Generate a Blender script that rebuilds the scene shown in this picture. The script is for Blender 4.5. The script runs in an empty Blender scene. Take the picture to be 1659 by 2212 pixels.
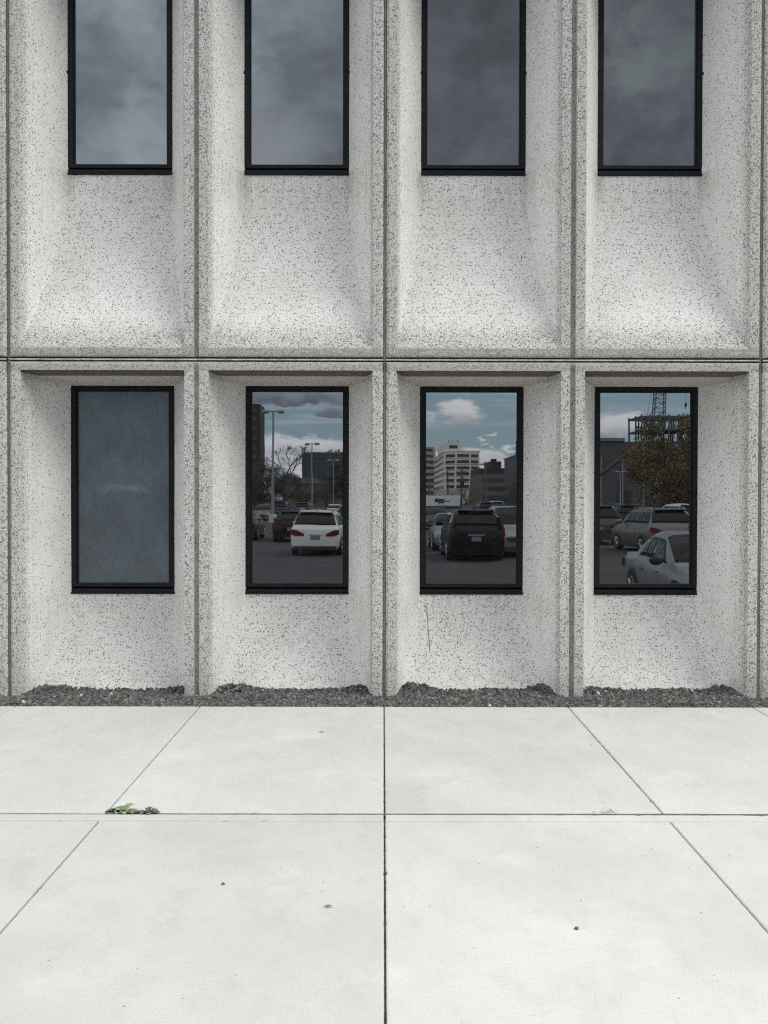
import bpy, math, random
import numpy as np
from mathutils import Vector, noise as mnoise

R = math.radians
random.seed(7)
rng = np.random.default_rng(7)
SC = bpy.context.scene
COL = SC.collection

# ------------------------------------------------------------------ camera
CAM_Y, CAM_Z, FPX = -7.57, 1.60, 2007.0
cam_d = bpy.data.cameras.new('camera')
cam = bpy.data.objects.new('camera', cam_d)
COL.objects.link(cam)
cam.location = (0.0, CAM_Y, CAM_Z)
cam.rotation_euler = (R(90 - 0.8), R(-0.12), R(-0.05))
cam_d.sensor_fit = 'VERTICAL'
cam_d.sensor_height = 36.0
cam_d.sensor_width = 27.0
cam_d.lens = 36.0 * FPX / 2212.0
cam_d.clip_start = 0.1
cam_d.clip_end = 6000
SC.camera = cam

# ------------------------------------------------------------------ view
SC.view_settings.view_transform = 'Standard'
SC.view_settings.look = 'None'
SC.view_settings.gamma = 1.0
SC.view_settings.exposure = 0.80
SC.cycles.max_bounces = 7
SC.cycles.diffuse_bounces = 4
SC.cycles.glossy_bounces = 3
SC.cycles.use_denoising = False
SC.cycles.filter_width = 1.2
SC.cycles.sample_clamp_indirect = 4.0

# ------------------------------------------------------------------ sun
SUN_EL, SUN_AZ = 47.0, 62.0            # azimuth from the -y axis towards +x
sun_d = bpy.data.lights.new('sun', 'SUN')
sun_d.energy = 1.0
sun_d.angle = R(36)
sun_d.color = (1.0, 0.965, 0.91)
sun = bpy.data.objects.new('sun', sun_d)
COL.objects.link(sun)
sd = Vector((math.sin(R(SUN_AZ)) * math.cos(R(SUN_EL)), -math.cos(R(SUN_AZ)) * math.cos(R(SUN_EL)), math.sin(R(SUN_EL))))
sun.rotation_euler = sd.to_track_quat('Z', 'Y').to_euler()
sun.location = sd * 60


# ------------------------------------------------------------------ node helper
class NT:
    def __init__(s, tree):
        s.t = tree
        s.n = tree.nodes
        s.l = tree.links

    def put(s, sock, v):
        if v is None:
            return
        if hasattr(v, 'is_output'):
            s.l.new(v, sock)
        elif isinstance(v, (tuple, list)) and len(v) == 3 and sock.type == 'RGBA':
            sock.default_value = (*v, 1)
        else:
            sock.default_value = v

    def m(s, op, a, b=None, c=None, clamp=False):
        n = s.n.new('ShaderNodeMath')
        n.operation = op
        n.use_clamp = clamp
        s.put(n.inputs[0], a)
        s.put(n.inputs[1], b)
        s.put(n.inputs[2], c)
        return n.outputs[0]

    def vm(s, op, a, b=None):
        n = s.n.new('ShaderNodeVectorMath')
        n.operation = op
        s.put(n.inputs[0], a)
        s.put(n.inputs[1], b)
        return n.outputs[0]

    def step(s, v, a, b, lo=0.0, hi=1.0):
        n = s.n.new('ShaderNodeMapRange')
        n.interpolation_type = 'SMOOTHSTEP'
        s.put(n.inputs[0], v)
        for i, q in enumerate((a, b, lo, hi)):
            s.put(n.inputs[1 + i], q)
        return n.outputs[0]

    def mix(s, f, a, b, mode='MIX'):
        n = s.n.new('ShaderNodeMix')
        n.data_type = 'RGBA'
        n.blend_type = mode
        s.put(n.inputs[0], f)
        s.put(n.inputs[6], a)
        s.put(n.inputs[7], b)
        return n.outputs[2]

    def noise(s, vec, scale, detail=4.0, rough=0.55, col=False):
        n = s.n.new('ShaderNodeTexNoise')
        s.put(n.inputs['Vector'], vec)
        n.inputs['Scale'].default_value = scale
        n.inputs['Detail'].default_value = detail
        n.inputs['Roughness'].default_value = rough
        return n.outputs['Color' if col else 'Fac']

    def voro(s, vec, scale, feature='F1'):
        n = s.n.new('ShaderNodeTexVoronoi')
        n.feature = feature
        s.put(n.inputs['Vector'], vec)
        n.inputs['Scale'].default_value = scale
        return n.outputs['Distance'], n.outputs['Color']

    def sep(s, v):
        n = s.n.new('ShaderNodeSeparateXYZ')
        s.put(n.inputs[0], v)
        return n.outputs

    def comb(s, x, y, z):
        n = s.n.new('ShaderNodeCombineXYZ')
        for i, q in enumerate((x, y, z)):
            s.put(n.inputs[i], q)
        return n.outputs[0]

    def pos(s):
        return s.n.new('ShaderNodeNewGeometry').outputs['Position']

    def bump(s, h, strength, dist):
        n = s.n.new('ShaderNodeBump')
        n.inputs['Strength'].default_value = strength
        n.inputs['Distance'].default_value = dist
        s.put(n.inputs['Height'], h)
        return n.outputs[0]


# ------------------------------------------------------------------ world: sky with broken cloud
W = bpy.data.worlds.new('World')
SC.world = W
W.use_nodes = True
wt = NT(W.node_tree)
wt.n.clear()
sky = wt.n.new('ShaderNodeTexSky')
sky.sky_type = 'NISHITA'
sky.sun_disc = False
sky.sun_elevation = R(SUN_EL)
sky.sun_rotation = R(180 - SUN_AZ)
sky.air_density = 1.0
sky.dust_density = 0.6
gen = wt.n.new('ShaderNodeTexCoord').outputs['Generated']
dx, dy, dz = wt.sep(gen)[:]
el = wt.m('MULTIPLY', wt.m('ARCSINE', dz), 180 / math.pi)
az = wt.m('MULTIPLY', wt.m('ARCTAN2', dx, wt.m('MULTIPLY', dy, -1.0)), 180 / math.pi)
flat = wt.vm('MULTIPLY', gen, (1.0, 1.0, 2.6))
n_big = wt.noise(flat, 3.4, 6.0, 0.58)
n_mid = wt.noise(flat, 11.0, 6.0, 0.6)
n_fine = wt.noise(flat, 34.0, 6.0, 0.62)
warp_a = wt.m('MULTIPLY', wt.m('SUBTRACT', n_fine, 0.5), 2.2)
warp_e = wt.m('MULTIPLY', wt.m('SUBTRACT', wt.noise(wt.vm('ADD', flat, (3.1, 1.7, 4.2)), 40.0, 6.0, 0.62), 0.5), 1.6)
# clear blue between the clouds, taken from the Nishita sky and cooled a little
blue = wt.mix(1.0, sky.outputs[0], (0.70, 0.80, 0.78), 'MULTIPLY')
blue = wt.mix(wt.step(el, 0.0, 9.0, 0.75, 0.75), blue, (2.5, 3.4, 4.1))
# thin streaks
streak = wt.noise(wt.vm('MULTIPLY', gen, (4.0, 4.0, 60.0)), 1.4, 5.0, 0.55)
colr = wt.mix(wt.step(streak, 0.50, 0.72, 0.0, 0.55), blue, (5.6, 5.9, 6.3))
# low bank of cumulus near the horizon
topline = wt.m('ADD', 1.7, wt.m('MULTIPLY', wt.m('SUBTRACT', n_mid, 0.38), 9.0))
bank = wt.step(wt.m('ADD', wt.m('SUBTRACT', topline, el), warp_e), -0.15, 0.35)
bshade = wt.step(wt.m('ADD', wt.m('SUBTRACT', topline, el), wt.m('MULTIPLY', warp_a, 1.3)), 0.0, 2.6)
bankc = wt.mix(bshade, (8.2, 8.2, 8.4), (3.6, 3.8, 4.4))
colr = wt.mix(bank, colr, bankc)
# single clouds: azimuth, elevation, half width, half height, lit colour, shaded colour
CLOUDS = [
    (4.85, 5.30, 1.75, 1.15, (8.0, 7.9, 7.9), (4.6, 4.7, 5.1)),
    (14.2, 4.35, 1.9, 1.15, (7.8, 7.7, 7.8), (4.6, 4.7, 5.0)),
    (2.9, 5.0, 0.8, 0.6, (5.6, 5.8, 6.1), (4.0, 4.2, 4.7)),
    (5.9, 2.5, 2.0, 0.85, (7.4, 7.4, 7.6), (4.4, 4.6, 5.2)),
    (-5.2, 3.1, 4.2, 0.95, (7.8, 7.8, 8.0), (4.2, 4.5, 5.2)),
    (-6.2, 6.2, 5.0, 0.85, (2.7, 2.9, 3.5), (1.35, 1.45, 1.8)),
    (-3.2, 5.2, 1.3, 0.42, (2.6, 2.8, 3.3), (1.5, 1.65, 2.0)),
    (-5.0, 7.2, 5.5, 0.8, (3.4, 3.6, 4.2), (2.2, 2.4, 2.9)),
]
for a0, e0, wa, we, lit, dark in CLOUDS:
    qa = wt.m('DIVIDE', wt.m('ADD', wt.m('SUBTRACT', az, a0), warp_a), wa)
    qe = wt.m('DIVIDE', wt.m('ADD', wt.m('SUBTRACT', el, e0), warp_e), we)
    qlow = wt.m('MULTIPLY', wt.m('MAXIMUM', wt.m('MULTIPLY', qe, -1.0), 0.0), 0.35)   # flat bases
    rr = wt.m('ADD', wt.m('SQRT', wt.m('ADD', wt.m('MULTIPLY', qa, qa), wt.m('MULTIPLY', qe, qe))), qlow)
    mk = wt.step(rr, 1.0, 0.55)
    cc = wt.mix(wt.step(wt.m('ADD', qe, wt.m('MULTIPLY', warp_a, 0.35)), 0.5, -0.7), lit, dark)
    colr = wt.mix(mk, colr, cc)
# grey sheet of cloud higher up: darker towards +x, bright overhead and behind the building
sheet = wt.step(wt.m('ADD', el, wt.m('MULTIPLY', wt.m('SUBTRACT', n_big, 0.5), 14.0)), 9.0, 14.0)
tone = wt.step(az, -15.0, 6.0, 3.0, 1.25)
puff = wt.vm('MULTIPLY', gen, (1.0, 1.0, 1.25))
p_a = wt.noise(wt.vm('ADD', puff, wt.vm('MULTIPLY', wt.noise(puff, 9.0, 3.0, 0.6, True), (0.10, 0.10, 0.10))), 7.5, 7.0, 0.62)
tone = wt.m('MULTIPLY', tone, wt.step(p_a, 0.34, 0.68, 0.72, 1.30))
tone = wt.m('MULTIPLY', tone, wt.step(n_mid, 0.30, 0.72, 0.86, 1.18))
tone = wt.m('MAXIMUM', tone, 0.9)
hi = wt.step(el, 29.5, 42.0)
side = wt.m('MULTIPLY', wt.step(wt.m('ABSOLUTE', az), 26.0, 50.0), wt.step(el, 0.0, 6.0))  # unseen side sky, brightened to fill the window reveals
back = wt.step(dy, -0.35, 0.35)
lift = wt.m('MAXIMUM', wt.m('MAXIMUM', wt.m('MULTIPLY', hi, 0.9), wt.m('MULTIPLY', side, 1.6)), wt.m('MULTIPLY', back, 0.40))
sheet = wt.m('MAXIMUM', sheet, side)
tone = wt.m('ADD', wt.m('MULTIPLY', tone, wt.m('SUBTRACT', 1.0, lift, None, True)), wt.m('MULTIPLY', lift, 6.4))
shc = wt.mix(wt.m('MINIMUM', lift, 1.0), (0.92, 1.02, 1.13), (0.995, 1.0, 0.995))
sheetc = wt.mix(1.0, shc, wt.comb(tone, tone, tone), 'MULTIPLY')
colr = wt.mix(sheet, colr, sheetc)
# a few paler and darker folds in the sheet
for a0, e0, wa, we, cc in ((-6.6, 20.3, 3.6, 2.0, (3.3, 3.45, 3.6)), (-3.6, 24.2, 2.6, 1.8, (1.45, 1.6, 1.75)), (-7.0, 26.8, 1.8, 1.1, (2.9, 3.1, 3.3)), (16.2, 24.6, 2.0, 2.4, (2.2, 2.45, 2.55)), (14.0, 21.2, 3.0, 0.9, (1.2, 1.32, 1.45)), (5.5, 22.5, 3.4, 2.0, (1.15, 1.26, 1.42))):
    qa = wt.m('DIVIDE', wt.m('ADD', wt.m('SUBTRACT', az, a0), wt.m('MULTIPLY', wt.m('SUBTRACT', p_a, 0.5), 14.0)), wa)
    qe = wt.m('DIVIDE', wt.m('ADD', wt.m('SUBTRACT', el, e0), wt.m('MULTIPLY', wt.m('SUBTRACT', n_mid, 0.5), 9.0)), we)
    rr = wt.m('SQRT', wt.m('ADD', wt.m('MULTIPLY', qa, qa), wt.m('MULTIPLY', qe, qe)))
    colr = wt.mix(wt.step(rr, 1.25, 0.2, 0.0, 0.75), colr, cc)
bg = wt.n.new('ShaderNodeBackground')
wt.put(bg.inputs[0], colr)
bg.inputs[1].default_value = 0.10
wo = wt.n.new('ShaderNodeOutputWorld')
wt.l.new(bg.outputs[0], wo.inputs[0])


# ------------------------------------------------------------------ facade dimensions
X0, P = 0.010, 1.532                    # joint axis and bay pitch
WHALF = 0.4525                          # half the window opening
WEDGE = P / 2 - WHALF                   # from the bay axis to the window edge

# ------------------------------------------------------------------ materials
def new_mat(name):
    m = bpy.data.materials.new(name)
    m.use_nodes = True
    t = NT(m.node_tree)
    b = t.n['Principled BSDF']
    return m, t, b


def paint(name, col, rough=0.5, metal=0.0, var=0.12, scale=2.0, coat=0.0, spec=0.5):
    m, t, b = new_mat(name)
    f = t.noise(t.pos(), scale, 5.0, 0.6)
    lo = tuple(c * (1 - var) for c in col)
    hi_ = tuple(min(1, c * (1 + var)) for c in col)
    t.put(b.inputs['Base Color'], t.mix(t.step(f, 0.3, 0.7), lo, hi_))
    b.inputs['Roughness'].default_value = rough
    b.inputs['Metallic'].default_value = metal
    b.inputs['Coat Weight'].default_value = coat
    b.inputs['Coat Roughness'].default_value = 0.06
    b.inputs['Specular IOR Level'].default_value = spec
    return m


def concrete_panel():
    """White cement with dark exposed stone chips; the outermost faces are washed deeper and rougher."""
    m, t, b = new_mat('exposed_aggregate')
    p = t.pos()
    xyz = t.sep(p)
    front = t.step(xyz[1], 0.16, 0.012)               # 1 on the flat rim
    nx = t.m('ABSOLUTE', t.sep(t.n.new('ShaderNodeNewGeometry').outputs['True Normal'])[0])
    smooth_side = t.m('MULTIPLY', t.step(nx, 0.45, 0.80), t.step(xyz[1], 0.14, 0.32))   # reveals are less deeply washed
    wob = t.vm('SUBTRACT', t.noise(p, 60.0, 2.0, 0.5, col=True), (0.5, 0.5, 0.5))
    q = t.vm('ADD', p, t.vm('MULTIPLY', wob, (0.010, 0.010, 0.010)))
    d1, c1 = t.voro(q, 74.0)
    r1 = t.sep(c1)
    rad1 = t.m('ADD', 0.09, t.m('MULTIPLY', t.m('POWER', r1[0], 1.5), t.step(front, 0, 1, 0.40, 0.50)))
    on1 = t.m('LESS_THAN', r1[1], t.m('MULTIPLY', t.step(front, 0, 1, 0.66, 0.86), t.step(smooth_side, 0, 1, 1.0, 0.45)))
    chip1 = t.m('MULTIPLY', t.step(t.m('SUBTRACT', d1, rad1), 0.06, -0.02), on1)
    d2, c2 = t.voro(t.vm('ADD', q, (7.3, 2.1, 5.5)), 140.0)
    r2 = t.sep(c2)
    rad2 = t.m('ADD', 0.12, t.m('MULTIPLY', r2[0], 0.38))
    on2 = t.m('LESS_THAN', r2[1], t.m('MULTIPLY', t.step(front, 0, 1, 0.50, 0.95), t.step(smooth_side, 0, 1, 1.0, 0.5)))
    chip2 = t.m('MULTIPLY', t.step(t.m('SUBTRACT', d2, rad2), 0.08, -0.03), on2)
    # matrix: off white, slightly blotched, with run-down streaks
    blot = t.noise(p, 2.3, 6.0, 0.62)
    streak_ = t.noise(t.vm('MULTIPLY', p, (9.0, 9.0, 0.7)), 1.6, 4.0, 0.6)
    mat_c = t.mix(t.step(blot, 0.32, 0.70), (0.72, 0.712, 0.69), (0.795, 0.79, 0.778))
    mat_c = t.mix(t.step(streak_, 0.54, 0.78, 0.0, 0.20), mat_c, (0.46, 0.44, 0.40))
    sand = t.noise(p, 240.0, 2.0, 0.7)
    mat_c = t.mix(t.step(sand, 0.40, 0.62, 0.16, 0.0), mat_c, (0.42, 0.415, 0.40))
    rimf = t.m('MULTIPLY', front, t.step(t.noise(p, 120.0, 3.0, 0.7), 0.36, 0.66, 0.75, 0.12))
    mat_c = t.mix(rimf, mat_c, (0.36, 0.355, 0.34))
    grey1 = t.mix(r1[2], (0.085, 0.088, 0.084), (0.24, 0.235, 0.22))
    grey2 = t.mix(r2[2], (0.12, 0.12, 0.115), (0.30, 0.29, 0.27))
    c = t.mix(t.m('MULTIPLY', chip2, t.step(front, 0, 1, 0.50, 0.70)), mat_c, grey2)
    c = t.mix(t.m('MULTIPLY', chip1, t.step(front, 0, 1, 0.86, 0.86)), c, grey1)
    # grey dirt along the flat heads and feet of the panels and dark vertical streaks below the sills
    drt = t.noise(t.vm('MULTIPLY', p, (3.0, 3.0, 9.0)), 4.0, 5.0, 0.65)
    foot = t.m('MULTIPLY', t.step(t.m('ADD', xyz[2], t.m('MULTIPLY', drt, 0.03)), 2.862, 2.835), t.step(xyz[2], 2.63, 2.65))
    foot = t.m('MULTIPLY', foot, t.step(xyz[1], 0.06, 0.03))
    c = t.mix(t.m('MULTIPLY', foot, t.step(drt, 0.25, 0.7, 0.30, 0.60)), c, (0.30, 0.29, 0.27))
    run = t.noise(t.vm('MULTIPLY', p, (30.0, 30.0, 1.1)), 1.0, 4.0, 0.6)
    below = t.m('MULTIPLY', t.step(xyz[2], 3.75, 4.40), t.step(xyz[2], 4.43, 4.41))
    below2 = t.m('MULTIPLY', t.step(xyz[2], 0.30, 0.75), t.step(xyz[2], 0.78, 0.765))
    c = t.mix(t.m('MULTIPLY', t.m('MULTIPLY', t.m('MAXIMUM', below, below2), t.step(run, 0.48, 0.70)), 0.38), c, (0.36, 0.33, 0.27))
    low = t.m('MULTIPLY', t.step(xyz[2], 0.22, 0.02), t.step(t.noise(p, 6.0, 5.0, 0.65), 0.35, 0.7))
    c = t.mix(t.m('MULTIPLY', low, 0.35), c, (0.36, 0.35, 0.33))
    fr = t.m('FRACT', t.m('DIVIDE', t.m('SUBTRACT', xyz[0], X0), P))
    lat = t.m('MULTIPLY', t.m('MINIMUM', fr, t.m('SUBTRACT', 1.0, fr)), P)
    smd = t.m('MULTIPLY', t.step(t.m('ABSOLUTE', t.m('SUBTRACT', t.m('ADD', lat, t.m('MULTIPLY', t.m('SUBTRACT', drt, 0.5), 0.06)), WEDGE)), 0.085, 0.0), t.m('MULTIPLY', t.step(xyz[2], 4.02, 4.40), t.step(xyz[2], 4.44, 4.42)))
    c = t.mix(t.m('MULTIPLY', smd, t.step(drt, 0.3, 0.65, 0.30, 0.62)), c, (0.34, 0.32, 0.28))  # brown-grey corner smudge, stronger towards the upper sills
    # dark band on the underside of the head of the lower recesses, and a brown tinge on the soffit behind it
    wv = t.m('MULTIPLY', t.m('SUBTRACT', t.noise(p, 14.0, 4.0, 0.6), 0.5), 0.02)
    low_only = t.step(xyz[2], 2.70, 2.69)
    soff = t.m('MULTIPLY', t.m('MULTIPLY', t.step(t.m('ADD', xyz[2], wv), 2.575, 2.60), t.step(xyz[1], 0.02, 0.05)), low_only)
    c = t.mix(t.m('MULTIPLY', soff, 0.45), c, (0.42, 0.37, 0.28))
    head_band = t.m('MULTIPLY', t.m('MULTIPLY', t.step(xyz[2], 2.629, 2.634), t.step(xyz[1], 0.006, 0.02)), low_only)
    c = t.mix(t.m('MULTIPLY', head_band, 0.88), c, (0.085, 0.075, 0.064))
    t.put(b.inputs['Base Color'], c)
    b.inputs['Roughness'].default_value = 0.88
    b.inputs['Specular IOR Level'].default_value = 0.25
    h = t.m('ADD', t.m('MULTIPLY', chip1, 0.7), t.m('ADD', t.m('MULTIPLY', chip2, 0.35), t.m('MULTIPLY', t.noise(p, 90.0, 4.0, 0.65), 0.8)))
    t.put(b.inputs['Normal'], t.bump(t.m('MULTIPLY', h, t.step(front, 0, 1, 0.35, 1.0)), 0.7, 0.006))
    return m


def groove_concrete():
    m, t, b = new_mat('groove_concrete')
    p = t.pos()
    d1, c1 = t.voro(p, 55.0)
    r1 = t.sep(c1)
    chip = t.m('MULTIPLY', t.step(d1, 0.36, 0.24), t.m('LESS_THAN', r1[1], 0.35))
    base = t.mix(t.step(t.noise(p, 7.0, 6.0, 0.65), 0.3, 0.7), (0.40, 0.39, 0.365), (0.52, 0.51, 0.485))
    t.put(b.inputs['Base Color'], t.mix(chip, base, (0.09, 0.09, 0.085)))
    b.inputs['Roughness'].default_value = 0.9
    return m


def slab_concrete():
    m, t, b = new_mat('broomed_concrete')
    p = t.pos()
    at = t.n.new('ShaderNodeAttribute')
    at.attribute_name = 'tone'
    big = t.noise(p, 0.9, 6.0, 0.6)
    mid = t.noise(t.vm('MULTIPLY', p, (1.9, 1.0, 1.0)), 3.6, 7.0, 0.70)
    broom = t.noise(t.vm('MULTIPLY', p, (2.2, 60.0, 1.0)), 3.0, 4.0, 0.6)
    fine = t.noise(p, 130.0, 3.0, 0.75)
    c = t.mix(t.step(big, 0.30, 0.70), (0.505, 0.502, 0.490), (0.582, 0.578, 0.566))
    c = t.mix(t.step(mid, 0.44, 0.76, 0.0, 0.55), c, (0.45, 0.443, 0.425))
    c = t.mix(t.step(broom, 0.42, 0.75, 0.0, 0.32), c, (0.43, 0.425, 0.415))
    c = t.mix(t.step(fine, 0.36, 0.56, 0.34, 0.0), c, (0.36, 0.355, 0.345))
    pale = t.noise(t.vm('ADD', p, (5.0, 3.0, 0.0)), 1.9, 7.0, 0.66)
    c = t.mix(t.step(pale, 0.54, 0.74, 0.0, 0.40), c, (0.64, 0.64, 0.63))
    c = t.mix(1.0, c, at.outputs['Color'], 'MULTIPLY')
    d1, c1 = t.voro(p, 21.0)
    r1 = t.sep(c1)
    x0_ = t.sep(p)[0]
    pit = t.m('MULTIPLY', t.step(d1, t.m('ADD', 0.04, t.m('MULTIPLY', r1[0], 0.10)), 0.02), t.m('LESS_THAN', r1[1], t.step(x0_, 0.0, 0.03, 0.16, 0.42)))
    c = t.mix(t.m('MULTIPLY', pit, 0.92), c, (0.11, 0.105, 0.10))
    # a damp brown-grey patch left in the corner of one slab
    x, y, z = t.sep(p)[:]
    wv = t.m('MULTIPLY', t.m('SUBTRACT', t.noise(p, 9.0, 4.0, 0.6), 0.5), 0.16)
    s1 = t.m('MULTIPLY', t.step(t.m('ADD', x, wv), 0.26, 0.20), t.step(x, 0.0, 0.02))
    s1 = t.m('MULTIPLY', s1, t.m('MULTIPLY', t.step(t.m('ADD', y, wv), -2.15, -2.45), t.step(y, -2.85, -2.84)))
    c = t.mix(t.m('MULTIPLY', s1, 0.22), c, (0.33, 0.315, 0.28))
    t.put(b.inputs['Base Color'], c)
    b.inputs['Roughness'].default_value = 0.86
    b.inputs['Specular IOR Level'].default_value = 0.3
    hh = t.m('ADD', t.m('MULTIPLY', broom, 0.6), t.m('SUBTRACT', t.m('MULTIPLY', fine, 0.5), pit))
    t.put(b.inputs['Normal'], t.bump(hh, 0.35, 0.003))
    return m


def attr_mat(name, rough=0.85, bump=0.0):
    m, t, b = new_mat(name)
    at = t.n.new('ShaderNodeAttribute')
    at.attribute_name = 'tone'
    f = t.noise(t.pos(), 160.0, 3.0, 0.6)
    t.put(b.inputs['Base Color'], t.mix(1.0, at.outputs['Color'], t.mix(f, (0.7, 0.7, 0.7), (1.25, 1.25, 1.25)), 'MULTIPLY'))
    b.inputs['Roughness'].default_value = rough
    return m


def pane_mat(name, refl, body, rough=0.0, tint=(0.93, 0.97, 1.0), dust=0.03, ripple=0.0, streaky=1.0):
    """Coated glass: a mirror-like reflection over a dark room, with a thin film of dust."""
    m, t, b = new_mat(name)
    t.n.remove(b)
    p = t.pos()
    g = t.n.new('ShaderNodeBsdfGlossy')
    g.inputs['Color'].default_value = (*tint, 1)
    g.inputs['Roughness'].default_value = rough
    if ripple:
        nrm = t.bump(t.noise(t.vm('MULTIPLY', p, (1.0, 1.0, 0.6)), 3.0, 1.0, 0.4), ripple, 0.01)
        t.put(g.inputs['Normal'], nrm)
    dfz = t.n.new('ShaderNodeBsdfDiffuse')
    smear = t.noise(t.vm('MULTIPLY', p, (5.0, 5.0, 1.3) if streaky >= 1 else (3.2, 3.2, 2.2)), 1.7, 7.0, 0.68)
    cloud = t.noise(p, 2.1, 5.0, 0.6)
    grit = t.noise(p, 190.0, 2.0, 0.7)
    d = t.m('MULTIPLY', t.m('MULTIPLY', t.step(smear, 0.25, 0.80, 1 - .4 * streaky, 1 + .5 * streaky), t.step(cloud, 0.25, 0.75, 0.80, 1.18)), t.step(grit, 0.3, 0.7, 0.8, 1.2))
    if streaky < 1:                      # a pale wiped smear across the fogged pane
        x, y, z = t.sep(p)[:]
        wv = t.m('MULTIPLY', t.m('SUBTRACT', t.noise(p, 7.0, 5.0, 0.65), 0.5), 0.14)
        sm = t.step(t.m('ABSOLUTE', t.m('SUBTRACT', t.m('ADD', z, wv), 1.69)), 0.055, 0.0)
        sm = t.m('MULTIPLY', sm, t.step(t.m('ABSOLUTE', t.m('SUBTRACT', t.m('ADD', x, wv), -2.27)), 0.27, 0.14))
        d = t.m('ADD', d, t.m('MULTIPLY', sm, 0.75))
    t.put(dfz.inputs['Color'], t.mix(1.0, body, t.comb(d, d, d), 'MULTIPLY'))
    mx = t.n.new('ShaderNodeMixShader')
    mx.inputs[0].default_value = refl
    t.l.new(dfz.outputs[0], mx.inputs[1])
    t.l.new(g.outputs[0], mx.inputs[2])
    t.l.new(mx.outputs[0], t.n['Material Output'].inputs[0])
    return m


M = {}
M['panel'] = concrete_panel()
M['groove'] = groove_concrete()
M['slab'] = slab_concrete()
M['stone'] = attr_mat('gravel_stone', 0.8)
M['leafy'] = attr_mat('leaf', 0.7)
M['frame'] = paint('black_aluminium', (0.0100, 0.0098, 0.0125), 0.45, 0.0, 0.25, 14.0, spec=0.22)
M['seal'] = paint('pale_seal', (0.10, 0.10, 0.10), 0.6, 0, 0.5, 40.0)
M['glass'] = pane_mat('coated_glass', 0.34, (0.010, 0.010, 0.012), ripple=0.03)
M['glass_up'] = pane_mat('coated_glass_upper', 0.40, (0.016, 0.018, 0.021), rough=0.02, ripple=0.05)
M['glass_fog'] = pane_mat('fogged_glass', 0.10, (0.060, 0.079, 0.095), rough=0.35, streaky=0.8)
M['sealant'] = paint('brown_sealant', (0.185, 0.155, 0.12), 0.8, 0, 0.25, 6.0)
M['sealant_dark'] = paint('dark_sealant', (0.075, 0.066, 0.058), 0.8, 0, 0.35, 9.0)
M['mortar'] = paint('joint_mortar', (0.45, 0.43, 0.39), 0.9, 0, 0.25, 20.0)
M['core'] = paint('core_concrete', (0.30, 0.295, 0.28), 0.9, 0, 0.1, 1.0)
M['soil'] = paint('dark_soil', (0.022, 0.021, 0.020), 0.95, 0, 0.4, 30.0)
M['grit'] = paint('joint_grit', (0.12, 0.113, 0.10), 0.95, 0, 0.45, 22.0)
M['crack'] = paint('crack_stain', (0.10, 0.095, 0.087), 0.95, 0, 0.4, 60.0)
M['asphalt'] = paint('asphalt', (0.022, 0.022, 0.025), 0.85, 0, 0.25, 0.6)
M['line'] = paint('road_paint', (0.55, 0.55, 0.53), 0.7, 0, 0.2, 4.0)
M['kerb'] = paint('kerb_concrete', (0.40, 0.39, 0.37), 0.85, 0, 0.12, 5.0)
M['carglass'] = paint('car_glass', (0.008, 0.009, 0.010), 0.05, 0, 0.05, 1.0, spec=0.30)
M['tyre'] = paint('tyre_rubber', (0.014, 0.014, 0.015), 0.8, 0, 0.2, 30.0)
M['rim'] = paint('alloy_rim', (0.42, 0.43, 0.44), 0.3, 0.8, 0.1, 8.0)
M['trim'] = paint('black_plastic', (0.02, 0.02, 0.021), 0.55, 0, 0.2, 9.0)
M['chrome'] = paint('chrome', (0.65, 0.66, 0.68), 0.12, 1.0, 0.05, 4.0)
M['red_lens'] = paint('red_lens', (0.10, 0.008, 0.013), 0.12, 0, 0.2, 9.0, coat=0.6)
M['clear_lens'] = paint('clear_lens', (0.55, 0.56, 0.58), 0.08, 0.3, 0.15, 9.0, coat=0.6)
M['plate'] = paint('plate', (0.16, 0.17, 0.20), 0.45, 0, 0.25, 20.0)
M['pole'] = paint('galvanised_steel', (0.22, 0.225, 0.23), 0.5, 0.2, 0.1, 3.0)
M['lamphead'] = paint('lamp_head', (0.20, 0.195, 0.19), 0.5, 0.1, 0.1, 3.0)
M['wood_pole'] = paint('weathered_wood', (0.10, 0.085, 0.07), 0.9, 0, 0.2, 4.0)
M['bark'] = paint('bark', (0.07, 0.058, 0.048), 0.9, 0, 0.25, 6.0)


# ------------------------------------------------------------------ mesh helpers
def mesh(name, verts, faces, mat, parent=None, smooth=None, tone=None):
    me = bpy.data.meshes.new(name)
    me.from_pydata([tuple(map(float, v)) for v in verts], [], [tuple(map(int, f)) for f in faces])
    if mat:
        me.materials.append(mat)
    if tone is not None:
        a = me.attributes.new('tone', 'FLOAT_COLOR', 'POINT')
        arr = np.ones((len(verts), 4), dtype=np.float32)
        arr[:, :3] = tone
        a.data.foreach_set('color', arr.ravel())
    if smooth is not None:
        me.polygons.foreach_set('use_smooth', [True] * len(me.polygons))
        if smooth < 179:
            me.set_sharp_from_angle(angle=R(smooth))
    me.update()
    o = bpy.data.objects.new(name, me)
    COL.objects.link(o)
    if parent:
        o.parent = parent
    return o


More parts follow.
